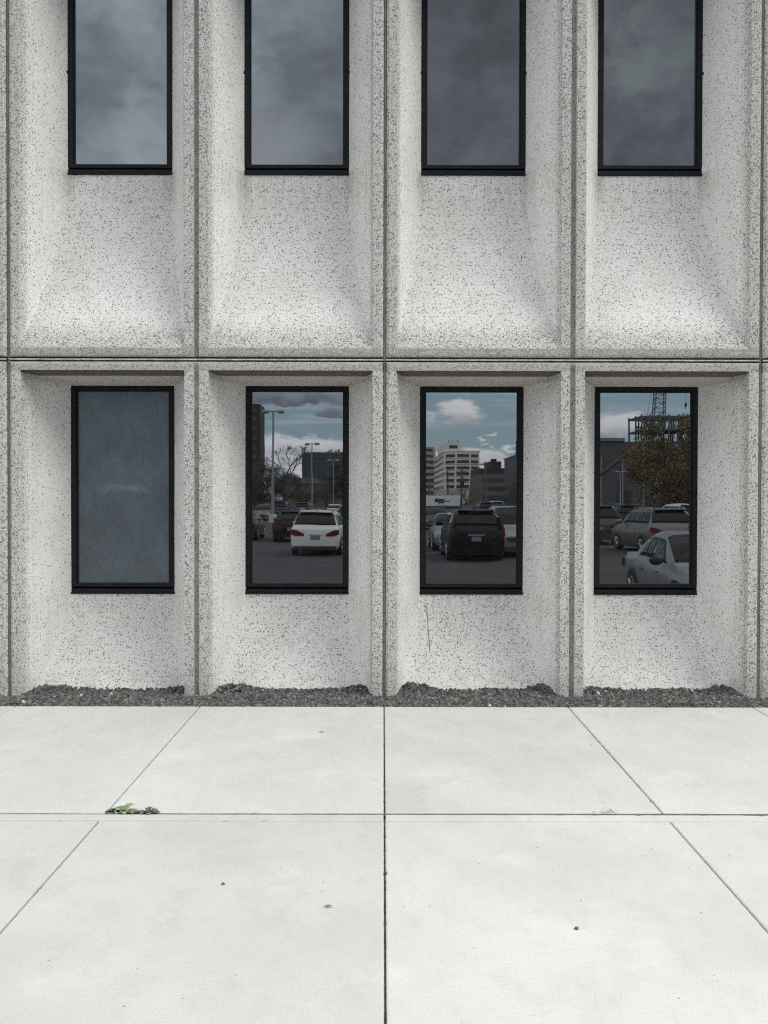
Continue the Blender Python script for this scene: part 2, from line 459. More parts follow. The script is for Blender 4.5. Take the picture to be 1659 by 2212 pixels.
class MB:
    """collects simple solids into one mesh"""
    def __init__(s):
        s.v, s.f = [], []

    def add(s, verts, faces):
        k = len(s.v)
        s.v += [tuple(v) for v in verts]
        s.f += [tuple(i + k for i in f) for f in faces]
        return s

    def box(s, x0, x1, y0, y1, z0, z1, b=0.0):
        x0, x1 = min(x0, x1), max(x0, x1)
        y0, y1 = min(y0, y1), max(y0, y1)
        z0, z1 = min(z0, z1), max(z0, z1)
        if b <= 0:
            vs = [(x, y, z) for z in (z0, z1) for y in (y0, y1) for x in (x0, x1)]
            return s.add(vs, [(0, 2, 3, 1), (4, 5, 7, 6), (0, 1, 5, 4), (2, 6, 7, 3), (0, 4, 6, 2), (1, 3, 7, 5)])
        vs = []
        for (xa, xb, ya, yb, z) in ((x0 + b, x1 - b, y0 + b, y1 - b, z0), (x0, x1, y0, y1, z0 + b), (x0, x1, y0, y1, z1 - b), (x0 + b, x1 - b, y0 + b, y1 - b, z1)):
            vs += [(xa, ya, z), (xb, ya, z), (xb, yb, z), (xa, yb, z)]
        fs = [(3, 2, 1, 0), (12, 13, 14, 15)]
        for k in range(3):
            for i in range(4):
                j = (i + 1) % 4
                fs.append((k * 4 + i, k * 4 + j, k * 4 + 4 + j, k * 4 + 4 + i))
        return s.add(vs, fs)

    def tube(s, pts, rad, n=8, cap=True):
        pts = [Vector(p) for p in pts]
        if not isinstance(rad, (list, tuple)):
            rad = [rad] * len(pts)
        rings = []
        for i, p in enumerate(pts):
            d = (pts[min(i + 1, len(pts) - 1)] - pts[max(i - 1, 0)])
            if d.length < 1e-9:
                d = Vector((0, 0, 1))
            d.normalize()
            a = d.cross(Vector((0, 0, 1)) if abs(d.z) < 0.9 else Vector((1, 0, 0))).normalized()
            b_ = d.cross(a)
            rings.append([p + (a * math.cos(2 * math.pi * k / n) + b_ * math.sin(2 * math.pi * k / n)) * rad[i] for k in range(n)])
        vs = [q for r_ in rings for q in r_]
        fs = []
        for i in range(len(pts) - 1):
            for k in range(n):
                j = (k + 1) % n
                fs.append((i * n + k, i * n + j, i * n + n + j, i * n + n + k))
        if cap:
            fs.append(tuple(range(n))[::-1])
            fs.append(tuple(range((len(pts) - 1) * n, len(pts) * n)))
        return s.add(vs, fs)

    def prism(s, poly, axis, a, b):
        """poly of (u,w) extruded along axis 'x' (u=y,w=z) or 'y' (u=x,w=z) or 'z' (u=x,w=y)"""
        def at(q, h):
            return {'x': (h, q[0], q[1]), 'y': (q[0], h, q[1]), 'z': (q[0], q[1], h)}[axis]
        n = len(poly)
        vs = [at(q, a) for q in poly] + [at(q, b) for q in poly]
        fs = [tuple(range(n))[::-1], tuple(range(n, 2 * n))]
        for i in range(n):
            j = (i + 1) % n
            fs.append((i, j, n + j, n + i))
        return s.add(vs, fs)

    def lathe(s, prof, c, axis='z', n=16):
        vs, fs = [], []
        for (r_, h) in prof:
            for k in range(n):
                a = 2 * math.pi * k / n
                u, w = r_ * math.cos(a), r_ * math.sin(a)
                q = {'z': (u, w, h), 'y': (u, h, w), 'x': (h, u, w)}[axis]
                vs.append((c[0] + q[0], c[1] + q[1], c[2] + q[2]))
        for i in range(len(prof) - 1):
            for k in range(n):
                j = (k + 1) % n
                fs.append((i * n + k, i * n + j, i * n + n + j, i * n + n + k))
        fs.append(tuple(range(n)))
        fs.append(tuple(range((len(prof) - 1) * n, len(prof) * n)))
        return s.add(vs, fs)

    def build(s, name, mat, parent=None, smooth=None):
        o = mesh(name, s.v, s.f, mat, parent, None)
        import bmesh
        bm = bmesh.new()
        bm.from_mesh(o.data)
        bmesh.ops.recalc_face_normals(bm, faces=bm.faces)
        bm.to_mesh(o.data)
        bm.free()
        if smooth is not None:
            o.data.polygons.foreach_set('use_smooth', [True] * len(o.data.polygons))
            o.data.set_sharp_from_angle(angle=R(smooth))
        return o


def tag(o, label=None, cat=None, group=None, kind=None):
    for k, v in (('label', label), ('category', cat), ('group', group), ('kind', kind)):
        if v:
            o[k] = v
    return o


def empty(name, loc=(0, 0, 0), rz=0.0):
    o = bpy.data.objects.new(name, None)
    o.empty_display_size = 0.3
    COL.objects.link(o)
    o.location = loc
    o.rotation_euler = (0, 0, rz)
    return o


def copy_tree(o, parent=None):
    c = o.copy()
    COL.objects.link(c)
    if parent:
        c.parent = parent
    for ch in list(o.children):
        copy_tree(ch, c)
    return c


# ------------------------------------------------------------------ the precast facade
X0, P = 0.010, 1.532                    # joint axis and bay pitch
JZ0, JZ1 = 2.707, 2.754                 # horizontal joint
HW = P / 2
WHALF = 0.4525                          # half the window opening
WEDGE = HW - WHALF                      # from the bay axis to the window edge
RIM = 0.097                             # from the bay axis to the inner edge of the rim
LOW = dict(k=0.15, d=0.60, z0=-0.30, zs=0.762, zh=2.589, zr=2.645, zb=-0.40, zt=JZ0, s1=5.3, c2=0.1455, s2=2.10, t1=24.0, tc=0.162, t2=7.8)
UPP = dict(k=0.03, d=0.54, z0=2.823, zs=4.41, zh=6.25, zr=6.306, zb=JZ1, zt=6.37, s1=4.2, c2=0.066, s2=2.19, t1=20.0, tc=0.13, t2=7.4)


def smin(a, b, k):
    h = np.maximum(k - np.abs(a - b), 0.0) / k
    return np.minimum(a, b) - h * h * k * 0.25


def D_lin(t):
    return t * 1.6


def depth(a, z, K):
    """recess of the bay surface behind the rim; a = distance from the nearer bay axis"""
    u = np.maximum(a - RIM, 0.0)
    S = smin(K['s1'] * u, K['c2'] + K['s2'] * u, 0.06)
    S = np.where(u <= 0, 0.0, np.maximum(S, 0))
    t = (z - K['z0']) / (K['zs'] - K['z0'])
    B = np.where(t <= 0, 0.0, np.where(t < 1, K['d'] * (1 - np.power(np.clip(1 - t, 0, 1), 1.65)), K['d'] * (1 + 3 * (t - 1))))
    v = np.maximum(K['zr'] - z, 0.0)
    T = np.minimum(K['t1'] * v, K['tc'] + K['t2'] * v)
    tt = np.clip((1.0 - t) / 0.25, 0, 1)
    kk = 0.02 + (K['k'] - 0.02) * tt * tt * (3 - 2 * tt) * np.clip(D_lin(t) , 0.25, 1)
    D = smin(S, B, kk)
    D = smin(D, T, 0.02)
    D = np.where((u <= 0) | (t <= 0) | (v <= 0), 0.0, np.maximum(D, 0.0))
    return D


def bay_depth_at(x, z, K=LOW):
    q = (x - X0) / P
    a = abs(q - round(q)) * P
    return float(depth(np.array([a]), np.array([z]), K)[0])


def panel(name, xl, K, parent):
    """a precast panel two bays wide: false groove down the middle, chamfered outer edges"""
    side = [RIM + i * (WEDGE - RIM) / 26 for i in range(1, 27)]
    half = [RIM - 0.004, RIM] + side
    mid = [WEDGE + (2 * WHALF) * i / 16 for i in range(1, 16)]
    bay = half + mid + [P - q for q in reversed(half)]
    ej, eg = 0.033, 0.023
    xs = [0.012, 0.0125, ej - 0.003, ej, (ej + RIM) / 2] + bay + [P - (eg + RIM) / 2, P - eg - 0.002, P - eg, P - 0.0175, P]
    xs2 = [P + 0.0175, P + eg, P + eg + 0.002, P + (eg + RIM) / 2] + [P + q for q in bay] + [2 * P - q for q in ((ej + RIM) / 2, ej, ej - 0.003, 0.0125, 0.012)]
    xs = np.array(xs + xs2)
    zs, zr, zh = K['zs'], K['zr'], K['zh']
    z = []
    zz = K['zb']
    low_end = max(K['zb'] + 0.006, K['z0'])
    z += [K['zb'], K['zb'] + 0.0005, K['zb'] + 0.005, K['zb'] + 0.010]
    if K['z0'] > K['zb'] + 0.02:
        z += [(K['zb'] + K['z0']) / 2, K['z0'] - 0.004, K['z0']]
    nz = 60
    z += [K['z0'] + (zs - K['z0']) * (i / nz) ** 1.15 for i in range(1, nz + 1)] if K['z0'] > K['zb'] + 0.02 else [K['z0'] + (zs - K['z0']) * i / nz for i in range(1, nz + 1)]
    z += [zs + (zh - 0.3 - zs) * i / 14 for i in range(1, 15)]
    z += [zh - 0.3 + 0.3 * i / 12 for i in range(1, 13)]
    z += [zh + (zr - zh) * i / 14 for i in range(1, 15)]
    z += [zr + 0.003, zr + 0.02, K['zt'] - 0.012, K['zt'] - 0.006, K['zt'] - 0.0005, K['zt']]
    z = np.array(sorted(set(np.round(z, 6))))
    loc = np.mod(xs, P)
    a = np.minimum(loc, P - loc)
    A, Z = np.meshgrid(a, z)
    XX, _ = np.meshgrid(xs, z)
    D = depth(A, Z, K)
    outer = (XX < 0.5 * P) & (XX < 0.034) | (XX > 2 * P - 0.034)
    ch = np.clip((ej - np.minimum(XX, 2 * P - XX)) / (ej - 0.0125), 0, 1) * 0.016
    D = np.where(outer, np.maximum(D, ch), D)
    gd = np.abs(XX - P)
    D = np.where(gd < eg + 1e-6, np.maximum(D, np.clip((eg - gd) / (eg - 0.0175), 0, 1) * 0.040), D)
    # mortar plug at the head of the groove of the lower panels
    if K is LOW:
        D = np.where((gd < eg + 1e-6) & (Z > K['zt'] - 0.030), np.minimum(D, 0.010), D)
    # softened top and bottom arrises
    edge = np.minimum(Z - K['zb'], K['zt'] - Z)
    D = np.maximum(D, np.clip((0.008 - edge) / 0.0075, 0, 1) * 0.006)
    # panel back skirt
    back = (edge < 1e-6) | (np.minimum(XX, 2 * P - XX) < 0.0121)
    D = np.where(back, 0.12, D)
    # hand-cast unevenness
    wob = np.array([[mnoise.noise(Vector(((xl + x) * 1.7, 0.3, q * 1.3))) for x in xs] for q in z])
    wob2 = np.array([[mnoise.noise(Vector(((xl + x) * 40, 0.3, q * 40))) for x in xs] for q in z])
    D = D + np.where(back, 0, wob * 0.0035 + wob2 * 0.0012)
    nx, nzv = len(xs), len(z)
    verts = np.stack([XX + xl, D, Z], -1).reshape(-1, 3)
    inx = np.zeros(nx - 1, bool)
    for i in range(nx - 1):
        c = 0.5 * (xs[i] + xs[i + 1]) % P
        inx[i] = WEDGE < c < P - WEDGE
    faces = []
    openv = set()
    for j in range(nzv - 1):
        zc = 0.5 * (z[j] + z[j + 1])
        for i in range(nx - 1):
            if inx[i] and zs < zc < zh:
                continue
            q = j * nx + i
            faces.append((q, q + 1, q + nx + 1, q + nx))
    verts = [tuple(v) for v in verts]
    # returns inside each window opening
    for b in range(2):
        xa, xb = b * P + WEDGE, b * P + P - WEDGE
        ia = int(np.argmin(np.abs(xs - xa)))
        ib = int(np.argmin(np.abs(xs - xb)))
        ja = int(np.argmin(np.abs(z - zs)))
        jb = int(np.argmin(np.abs(z - zh)))
        loop = [ja * nx + i for i in range(ia, ib + 1)] + [j * nx + ib for j in range(ja + 1, jb + 1)] + \
               [jb * nx + i for i in range(ib - 1, ia - 1, -1)] + [j * nx + ia for j in range(jb - 1, ja, -1)]
        k0 = len(verts)
        for q in loop:
            v = verts[q]
            verts.append((v[0], K['d'] + 0.12, v[2]))
        n = len(loop)
        for q in range(n):
            r_ = (q + 1) % n
            faces.append((loop[q], k0 + q, k0 + r_, loop[r_]))
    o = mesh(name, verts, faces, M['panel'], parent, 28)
    o.data.materials.append(M['groove'])
    # groove faces carry the plainer concrete
    ids = []
    for p in o.data.polygons:
        cx = p.center.x - xl
        ids.append(1 if abs(cx - P) < eg - 0.001 else 0)
    o.data.polygons.foreach_set('material_index', ids)
    return o


office = empty('office_building')
tag(office, 'grey white precast concrete office block with dark recessed windows', 'building')


def window(name, xc, K, glass, parent, label=None):
    """black frame (the part's own mesh), pane, sill: set in the recess"""
    d = K['d']
    z0, z1 = K['zs'], K['zh']
    x0, x1 = xc - WHALF, xc + WHALF
    fw = 0.043
    f = MB()
    y0, y1 = d - 0.004, d + 0.11
    sh = 0.060                         # sill height
    for (xa, xb, za, zb) in ((x0 - .004, x0 + fw, z0 + sh, z1 + .004), (x1 - fw, x1 + .004, z0 + sh, z1 + .004), (x0 + fw, x1 - fw, z1 - fw * 0.9, z1 + .004), (x0 + fw, x1 - fw, z0 + sh, z0 + sh + 0.032)):
        f.box(xa, xb, y0, y1, za, zb, 0.003)
    # glazing beads stand back from the frame face
    for (xa, xb, za, zb) in ((x0 + fw, x0 + fw + .010, z0 + sh + .032, z1 - fw * .9), (x1 - fw - .010, x1 - fw, z0 + sh + .032, z1 - fw * .9), (x0 + fw + .010, x1 - fw - .010, z1 - fw * .9 - .010, z1 - fw * .9)):
        f.box(xa, xb, y0 + 0.016, y1 - 0.01, za, zb, 0.001)
    if K is UPP:
        for s in (x0 - 0.010, x1 + 0.010):
            f.box(s - 0.010, s + 0.010, y0 - 0.012, y1 - 0.05, 5.28, 5.305, 0.003)
    o = f.build(name, M['frame'], parent)
    if label:
        o['label'] = label
    gy = d + 0.030
    mesh('pane', [(x0 + fw - .002, gy, z0 + sh + .03), (x1 - fw + .002, gy, z0 + sh + .03), (x1 - fw + .002, gy, z1 - fw * .9 + .002), (x0 + fw - .002, gy, z1 - fw * .9 + .002),
                  (x0 + fw - .002, gy + .02, z0 + sh + .03), (x1 - fw + .002, gy + .02, z0 + sh + .03), (x1 - fw + .002, gy + .02, z1 - fw * .9 + .002), (x0 + fw - .002, gy + .02, z1 - fw * .9 + .002)],
         [(0, 1, 2, 3), (5, 4, 7, 6), (0, 4, 5, 1), (3, 2, 6, 7), (0, 3, 7, 4), (1, 5, 6, 2)], glass, o)
    # pale seal line along the foot of the glass
    pl = MB()
    pl.box(x0 + fw + .010, x1 - fw - .010, gy - 0.006, gy + 0.004, z0 + sh + .032, z0 + sh + .037)
    pl.build('glazing_seal', M['seal'], o)
    s = MB()
    s.prism([(y0 - 0.002, z0 - .002), (y0 - 0.010, z0 + .003), (y0 - 0.010, z0 + 0.012), (y0 - 0.002, z0 + .016), (y0 - 0.002, z0 + sh - .016), (y0 + 0.022, z0 + sh - .008), (y1, z0 + sh - .001), (y1, z0 - .002)], 'x', x0 - .003, x1 + .003)
    s.build('sill', M['frame'], o)
    return o


for k in range(-2, 2):
    xl = X0 + 2 * P * k
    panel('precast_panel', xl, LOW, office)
    panel('precast_panel', xl, UPP, office)
    for b in range(2):
        xc = xl + P * (b + 0.5)
        i = 2 * k + b
        fog = (i == -2)
        window('window', xc, LOW, M['glass_fog'] if fog else M['glass'], office, 'window with a fogged blue-grey pane' if fog else None)
        window('window', xc, UPP, M['glass_up'], office)
# sealant in the vertical joints between panels
for k in range(-2, 3):
    xj = X0 + 2 * P * k
    s = MB()
    pts = []
    zq = -0.4
    prof = []
    n = 60
    vs, fs = [], []
    for i in range(n + 1):
        zq = -0.4 + (6.37 + 0.4) * i / n
        wv = 0.0025 * mnoise.noise(Vector((k * 3.3, 0, zq * 3)))
        for (ox, oy) in ((-0.0125, 0.024), (-0.006, 0.018 + wv), (0.006, 0.018 + wv), (0.0125, 0.024)):
            vs.append((xj + ox, oy + wv, zq))
    for i in range(n):
        for q in range(3):
            fs.append((i * 4 + q, i * 4 + q + 1, i * 4 + q + 5, i * 4 + q + 4))
    mesh('joint_sealant', vs, fs, M['sealant'], office, 40)
# horizontal joint: dark seal with a thin mortar ledge in it, per panel
for k in range(-2, 2):
    xa, xb = X0 + 2 * P * k + 0.0125, X0 + 2 * P * (k + 1) - 0.0125
    vs, fs = [], []
    n = 90
    for i in range(n + 1):
        x = xa + (xb - xa) * i / n
        w1 = 0.0016 * mnoise.noise(Vector((x * 6, 1, 0)))
        w2 = 0.0016 * mnoise.noise(Vector((x * 7, 5, 0)))
        for (oy, zq) in ((0.030, JZ1 + 0.004), (0.030, JZ0 + 0.034 + w1), (0.006, JZ0 + 0.031 + w1), (0.004, JZ0 + 0.021 + w2), (0.028, JZ0 + 0.018 + w2), (0.030, JZ0 + 0.010), (0.006, JZ0 + 0.006 + w1), (0.006, JZ0 - 0.004)):
            vs.append((x, oy, zq))
    for i in range(n):
        for q in range(7):
            fs.append((i * 8 + q, i * 8 + 8 + q, i * 8 + 9 + q, i * 8 + 1 + q))
    o = mesh('joint_ledge', vs, fs, M['mortar'], office, 20)
    o.data.materials.append(M['sealant_dark'])
    o.data.polygons.foreach_set('material_index', [1 if (j % 7) in (0, 4, 5) else 0 for j in range(len(o.data.polygons))])
core = MB()
core.box(X0 - 4 * P, X0 + 4 * P, 0.74, 14.0, -0.4, 6.37)
core.build('core_wall', M['core'], office)
par = MB()
par.box(X0 - 4 * P, X0 + 4 * P, 0.02, 14.0, 6.40, 9.4, 0.02)
par.build('parapet_wall', M['panel'], office)
# settlement crack under the third window
vs, fs = [], []
n = 26
for i in range(n + 1):
    t = i / n
    zq = 0.665 - 0.39 * t
    x = 0.385 + 0.022 * t + 0.004 * mnoise.noise(Vector((0, 3, t * 9)))
    y = bay_depth_at(x, zq) - 0.0045
    w = 0.0016 * (0.5 + 0.8 * abs(mnoise.noise(Vector((2, 0, t * 14))))) + (0.001 if t < 0.95 else 0)
    vs += [(x - w, y, zq), (x + w, y, zq), (x + w, y + 0.009, zq), (x - w, y + 0.009, zq)]
for i in range(n):
    for q in range(4):
        fs.append((i * 4 + q, i * 4 + (q + 1) % 4, i * 4 + 4 + (q + 1) % 4, i * 4 + 4 + q))
mesh('crack', vs, fs, M['crack'], office)

# ------------------------------------------------------------------ gravel bed
BED0 = -0.430


def bed_h(x, y):
    q = (x - X0) / P
    b = math.floor(q)
    lx = (q - b) * P
    h = -0.020 + 0.010 * mnoise.noise(Vector((x * 2.2, y * 2.2, 0.4))) + 0.007 * mnoise.noise(Vector((x * 7, y * 7, 2.4)))
    for (c, amp) in ((0.235, 0.038 + 0.014 * math.sin(b * 2.1 + 2.0)), (P - 0.205, 0.038 + 0.012 * math.cos(b * 1.7))):
        h += amp * math.exp(-((lx - c) / (0.13 if lx < c or c > 1 else 0.20)) ** 2 - ((y - 0.30) / 0.17) ** 2)
    h += 0.020 * math.exp(-((y - 0.42) / 0.16) ** 2)
    edge = min(1, max(0, (y - BED0) / 0.10))
    return h * edge + (1 - edge) * (-0.016)


gx = np.arange(-6.4, 6.41, 0.05)
gy_ = np.arange(BED0, 0.70, 0.05)
vs = [(x, y, bed_h(x, y) - 0.012) for y in gy_ for x in gx]
nx = len(gx)
fs = [(j * nx + i, j * nx + i + 1, j * nx + nx + i + 1, j * nx + nx + i) for j in range(len(gy_) - 1) for i in range(nx - 1)]
tag(mesh('soil_bed', vs, fs, M['soil'], None, 60), kind='structure')

base = np.array([(-1, -1, -1), (1, -1, -1), (1, 1, -1), (-1, 1, -1), (-1, -1, 1), (1, -1, 1), (1, 1, 1), (-1, 1, 1)], float)
bf = [(0, 3, 2, 1), (4, 5, 6, 7), (0, 1, 5, 4), (1, 2, 6, 5), (2, 3, 7, 6), (3, 0, 4, 7)]
sv, sf, stone_tone = [], [], []
N_ST = 34000
cnt = 0
for i in range(N_ST):
    x = random.uniform(-4.9, 4.9)
    y = random.uniform(BED0 + 0.008, 0.46)
    q = (x - X0) / P
    if y > -0.012:
        if y > bay_depth_at(x, 0.0) + 0.010:
            continue
        aa = abs(q - round(q)) * P
        if aa < 0.10:
            continue
    s = random.choice((0.0075, 0.009, 0.0105, 0.0105, 0.012, 0.0135, 0.0155)) * random.uniform(0.70, 1.05)
    v = base * np.array([random.uniform(0.8, 1.35), random.uniform(0.7, 1.1), random.uniform(0.45, 0.85)]) * s
    v += rng.uniform(-0.42, 0.42, (8, 3)) * s
    e = [random.uniform(-0.7, 0.7), random.uniform(-0.7, 0.7), random.uniform(0, 6.28)]
    ca, sa = math.cos(e[2]), math.sin(e[2])
    rz = np.array([[ca, -sa, 0], [sa, ca, 0], [0, 0, 1]])
    cb, sb = math.cos(e[0]), math.sin(e[0])
    rx = np.array([[1, 0, 0], [0, cb, -sb], [0, sb, cb]])
    cc, s3 = math.cos(e[1]), math.sin(e[1])
    ry = np.array([[cc, 0, s3], [0, 1, 0], [-s3, 0, cc]])
    v = v @ (rz @ rx @ ry).T
    hz = bed_h(x, y) + random.uniform(-0.006, 0.008)
    if y < BED0 + 0.05:
        hz = min(hz, -0.010)
    v += np.array([x, y, hz])
    k = len(sv) * 8
    sv.append(v)
    sf += [tuple(j + k for j in f) for f in bf]
    g = random.uniform(0.045, 0.165)
    c = (g * random.uniform(0.99, 1.05), g, g * random.uniform(0.94, 1.01))
    if random.random() < 0.05:
        c = (g * 1.5, g * 1.35, g * 1.2)
    if random.random() < 0.006:
        c = (0.5, 0.49, 0.46)
    stone_tone.append(np.tile(np.array(c), (8, 1)))
gravel = mesh('gravel', np.concatenate(sv), sf, M['stone'], None, None, np.concatenate(stone_tone))
tag(gravel, 'dark grey crushed stone gravel along the foot of the facade', 'gravel', kind='stuff')

# ------------------------------------------------------------------ sidewalk slabs
sv, sf, tn = [], [], []


def slab(x0, x1, y0, y1, tone, g=0.004, top=0.0):
    """one poured slab: hand-tooled, slightly chipped edges"""
    x0, x1, y0, y1 = x0 + g, x1 - g, y0 + g, y1 - g
    b = 0.007
    per = []
    for (xa, ya, xb, yb) in ((x0, y0, x1, y0), (x1, y0, x1, y1), (x1, y1, x0, y1), (x0, y1, x0, y0)):
        n = max(2, int(math.hypot(xb - xa, yb - ya) / 0.022))
        for q in range(n):
            per.append((xa + (xb - xa) * q / n, ya + (yb - ya) * q / n))
    n = len(per)
    cx, cy = (x0 + x1) / 2, (y0 + y1) / 2
    k = len(sv)
    for lv, (ins, z) in enumerate(((0, -0.12), (0, top - b), (b * 0.35, top - b * 0.3), (b * 1.1, top))):
        for (x, y) in per:
            w = mnoise.noise(Vector((x * 31, y * 31, 1.7)))
            chip = max(0.0, mnoise.noise(Vector((x * 19, y * 19, 8.1))) - 0.38) * 0.030
            e = ins + (abs(w) * 0.0026 + chip if lv else 0)
            xx = min(max(x, x0 + e), x1 - e)
            yy = min(max(y, y0 + e), y1 - e)
            sv.append((xx, yy, z))
            tn.append(tone)
    for r_ in range(3):
        for q in range(n):
            w = (q + 1) % n
            sf.append((k + r_ * n + q, k + r_ * n + w, k + r_ * n + n + w, k + r_ * n + n + q))
    sf.append(tuple(range(k + 3 * n, k + 4 * n)))


Y1, Y2, Y3 = BED0, -2.868, -5.40
SP = 1.420
tones1 = {-4: .98, -3: .99, -2: 1.0, -1: 1.03, 0: 1.0, 1: 1.03, 2: 1.0, 3: .99}
for i in range(-4, 4):
    t = tones1[i]
    slab(X0 + SP * i, X0 + SP * (i + 1), Y2 + 0.010, Y1, (t, t, t), 0.0035)
for i in range(-2, 2):
    t = (0.94, 0.925, 1.01, 0.985)[i + 2]
    xa, xb = X0 + 2 * SP * i, X0 + 2 * SP * (i + 1)
    slab(xa, xb, Y2 - 0.105, Y2 - 0.004, (t + .012, t + .012, t + .010), 0.0042)
    # each wide slab has a tooled joint down its middle
    slab(xa, xa + SP, Y3, Y2 - 0.104, (t, t, t), 0.0032)
    slab(xa + SP, xb, Y3, Y2 - 0.104, (t, t, t), 0.0032)
walk = mesh('sidewalk', sv, sf, M['slab'], None, None, np.array(tn))
tag(walk, kind='structure')
b = MB()
b.box(-5.75, 5.75, Y3, Y1 + 0.01, -0.30, -0.020)
tag(b.build('sidewalk_base', M['grit']), kind='structure')
vs, fs = [], []
for i in range(121):
    x = -5.7 + 11.4 * i / 120
    t = min(1, max(0, (x + 2.6) / 5.4))
    zq = -0.0075 + 0.0060 * t + 0.002 * mnoise.noise(Vector((x * 3, 7, 0)))
    vs += [(x, Y2 - 0.011, zq), (x, Y2 + 0.016, zq)]
    if i:
        fs.append((i * 2 - 2, i * 2 - 1, i * 2 + 1, i * 2)[::-1])
tag(mesh('joint_dirt', vs, fs, M['grit']), kind='structure')
kb = MB()
kb.box(-5.75, 3.9, Y3 - 0.16, Y3 - 0.004, -0.42, 0.0, 0.02)
tag(kb.build('kerb', M['kerb']), kind='structure')

# ------------------------------------------------------------------ parking lot and ground
LOT = -0.42


def lot_z(y):
    if y > -5.7:
        return -0.17
    if y < -7.2:
        return LOT
    return -0.17 + (LOT + 0.17) * (-5.7 - y) / 1.5


ys = [40.0, 14.0, 0.7, BED0, Y3 - 0.10, -5.7, -6.4, -7.2, -10.0, -40.0, -150.0, -600.0, -1800.0]
vs, fs = [], []
gxs = [-1800, -300, -60, -6.0, 6.0, 60, 300, 1800]
for y in ys:
    for x in gxs:
        zq = lot_z(y) if y < BED0 - 0.1 else -0.42
        vs.append((x, y, zq))
w = len(gxs)
for j in range(len(ys) - 1):
    for i in range(w - 1):
        fs.append((j * w + i, j * w + w + i, j * w + w + i + 1, j * w + i + 1))
tag(mesh('parking_lot', vs, fs, M['asphalt']), kind='structure')
# what stands across the car park, seen mirrored in the glass
MIR = 2 * 0.63 - CAM_Y


def far(px, py, dist):
    """point at a path length dist by way of the glass, measured off the photograph"""
    return Vector(((px - 829.5) * dist / FPX, MIR - dist, CAM_Z + (1078.0 - py) * dist / FPX))


# ------------------------------------------------------------------ cars
KINDS = {
    #        L     W     H    belt  hood  cowl  wind  roofback  tail   hatch
    'crossover': dict(L=4.45, W=1.80, H=1.62, belt=1.00, cowl=1.15, wind=0.80, rb=0.42, hatch=True),
    'suv': dict(L=4.60, W=1.82, H=1.70, belt=1.06, cowl=1.20, wind=0.72, rb=0.30, hatch=True),
    'van': dict(L=4.80, W=1.90, H=1.78, belt=1.05, cowl=0.95, wind=0.95, rb=0.22, hatch=True),
    'hatchback': dict(L=4.20, W=1.72, H=1.46, belt=0.92, cowl=1.05, wind=0.85, rb=0.55, hatch=True),
    'sedan': dict(L=4.65, W=1.80, H=1.45, belt=0.88, cowl=1.20, wind=0.85, rb=1.35, hatch=False),
}


def car_loft(K):
    L, w, H, belt = K['L'] / 2, K['W'] / 2, K['H'], K['belt']
    xc = L - K['cowl']
    xf = xc - K['wind']
    st = []

    def s(x, zb, zbelt, ztop, wb, wbelt, wtop):
        st.append((x, zb, zbelt, ztop, wb * w, wbelt * w, wtop * w))
    s(L, .34, belt - .34, belt - .30, .66, .70, .62)
    s(L - .06, .26, belt - .28, belt - .23, .80, .84, .76)
    s(L - .20, .22, belt - .21, belt - .15, .90, .94, .86)
    s(L - .50, .21, belt - .12, belt - .07, .95, .98, .90)
    s(xc, .21, belt - .02, belt + .04, .96, 1.0, .90)
    icowl = len(st) - 1
    s(xc - K['wind'] * .5, .21, belt, belt + (H - belt) * .60, .96, 1.0, .84)
    s(xf, .21, belt + .005, H - .035, .96, 1.0, .76)
    iroof = len(st) - 1
    xr = -L + K['rb'] + .10
    s(xf - (xf - xr) * .35, .21, belt + .01, H, .96, 1.0, .755)
    s(xf - (xf - xr) * .7, .21, belt + .02, H - .01, .96, 1.0, .75)
    s(xr, .21, belt + .03, H - .05 if K['hatch'] else H - .09, .96, .99, .73)
    iback = len(st) - 1
    if K['hatch']:
        xg = -L + .07
        s(xr - (xr - xg) * .55, .22, belt + .03, belt + (H - belt) * .58, .95, .975, .80)
        s(xg, .23, belt - .02, belt + .03, .94, .96, .88)
    else:
        xg = xr - .62
        s(xr - .33, .22, belt + .03, belt + (H - belt) * .52, .95, .985, .80)
        s(xg, .22, belt + .01, belt + .07, .95, .98, .88)
        s(-L + .10, .24, belt - .01, belt + .07, .94, .95, .86)
    iglass = icowl + (iback - icowl) + 2
    s(-L + .02, .26, belt - .10, belt - .04, .92, .93, .85)
    s(-L, .32, belt - .20, belt - .14, .86, .89, .80)
    return st, icowl, iroof, iback, iglass


def ring(S):
    x, zb, zl, zt, wb, wl, wt_ = S
    h = [(0, zb), (wb * .90, zb), (wb, zb + .10), (max(wb, wl) * 1.0, (zb + zl) * .5 + .05), (wl * .985, zl - .05), (wl * .945, zl),
         (wt_, zl + (zt - zl) * .86), (wt_ * .82, zl + (zt - zl) * .965), (0, zt)]
    full = h + [(-a, b_) for a, b_ in reversed(h[1:-1])]
    return [Vector((x, a, b_)) for a, b_ in full]


def spt(rings, s, r):
    n = len(rings[0])
    i = min(int(s), len(rings) - 2)
    fs_ = s - i
    j = int(math.floor(r))
    fr = r - j
    a, b_ = rings[i], rings[i + 1]
    p = a[j % n].lerp(a[(j + 1) % n], fr)
    q = b_[j % n].lerp(b_[(j + 1) % n], fr)
    return p.lerp(q, fs_)


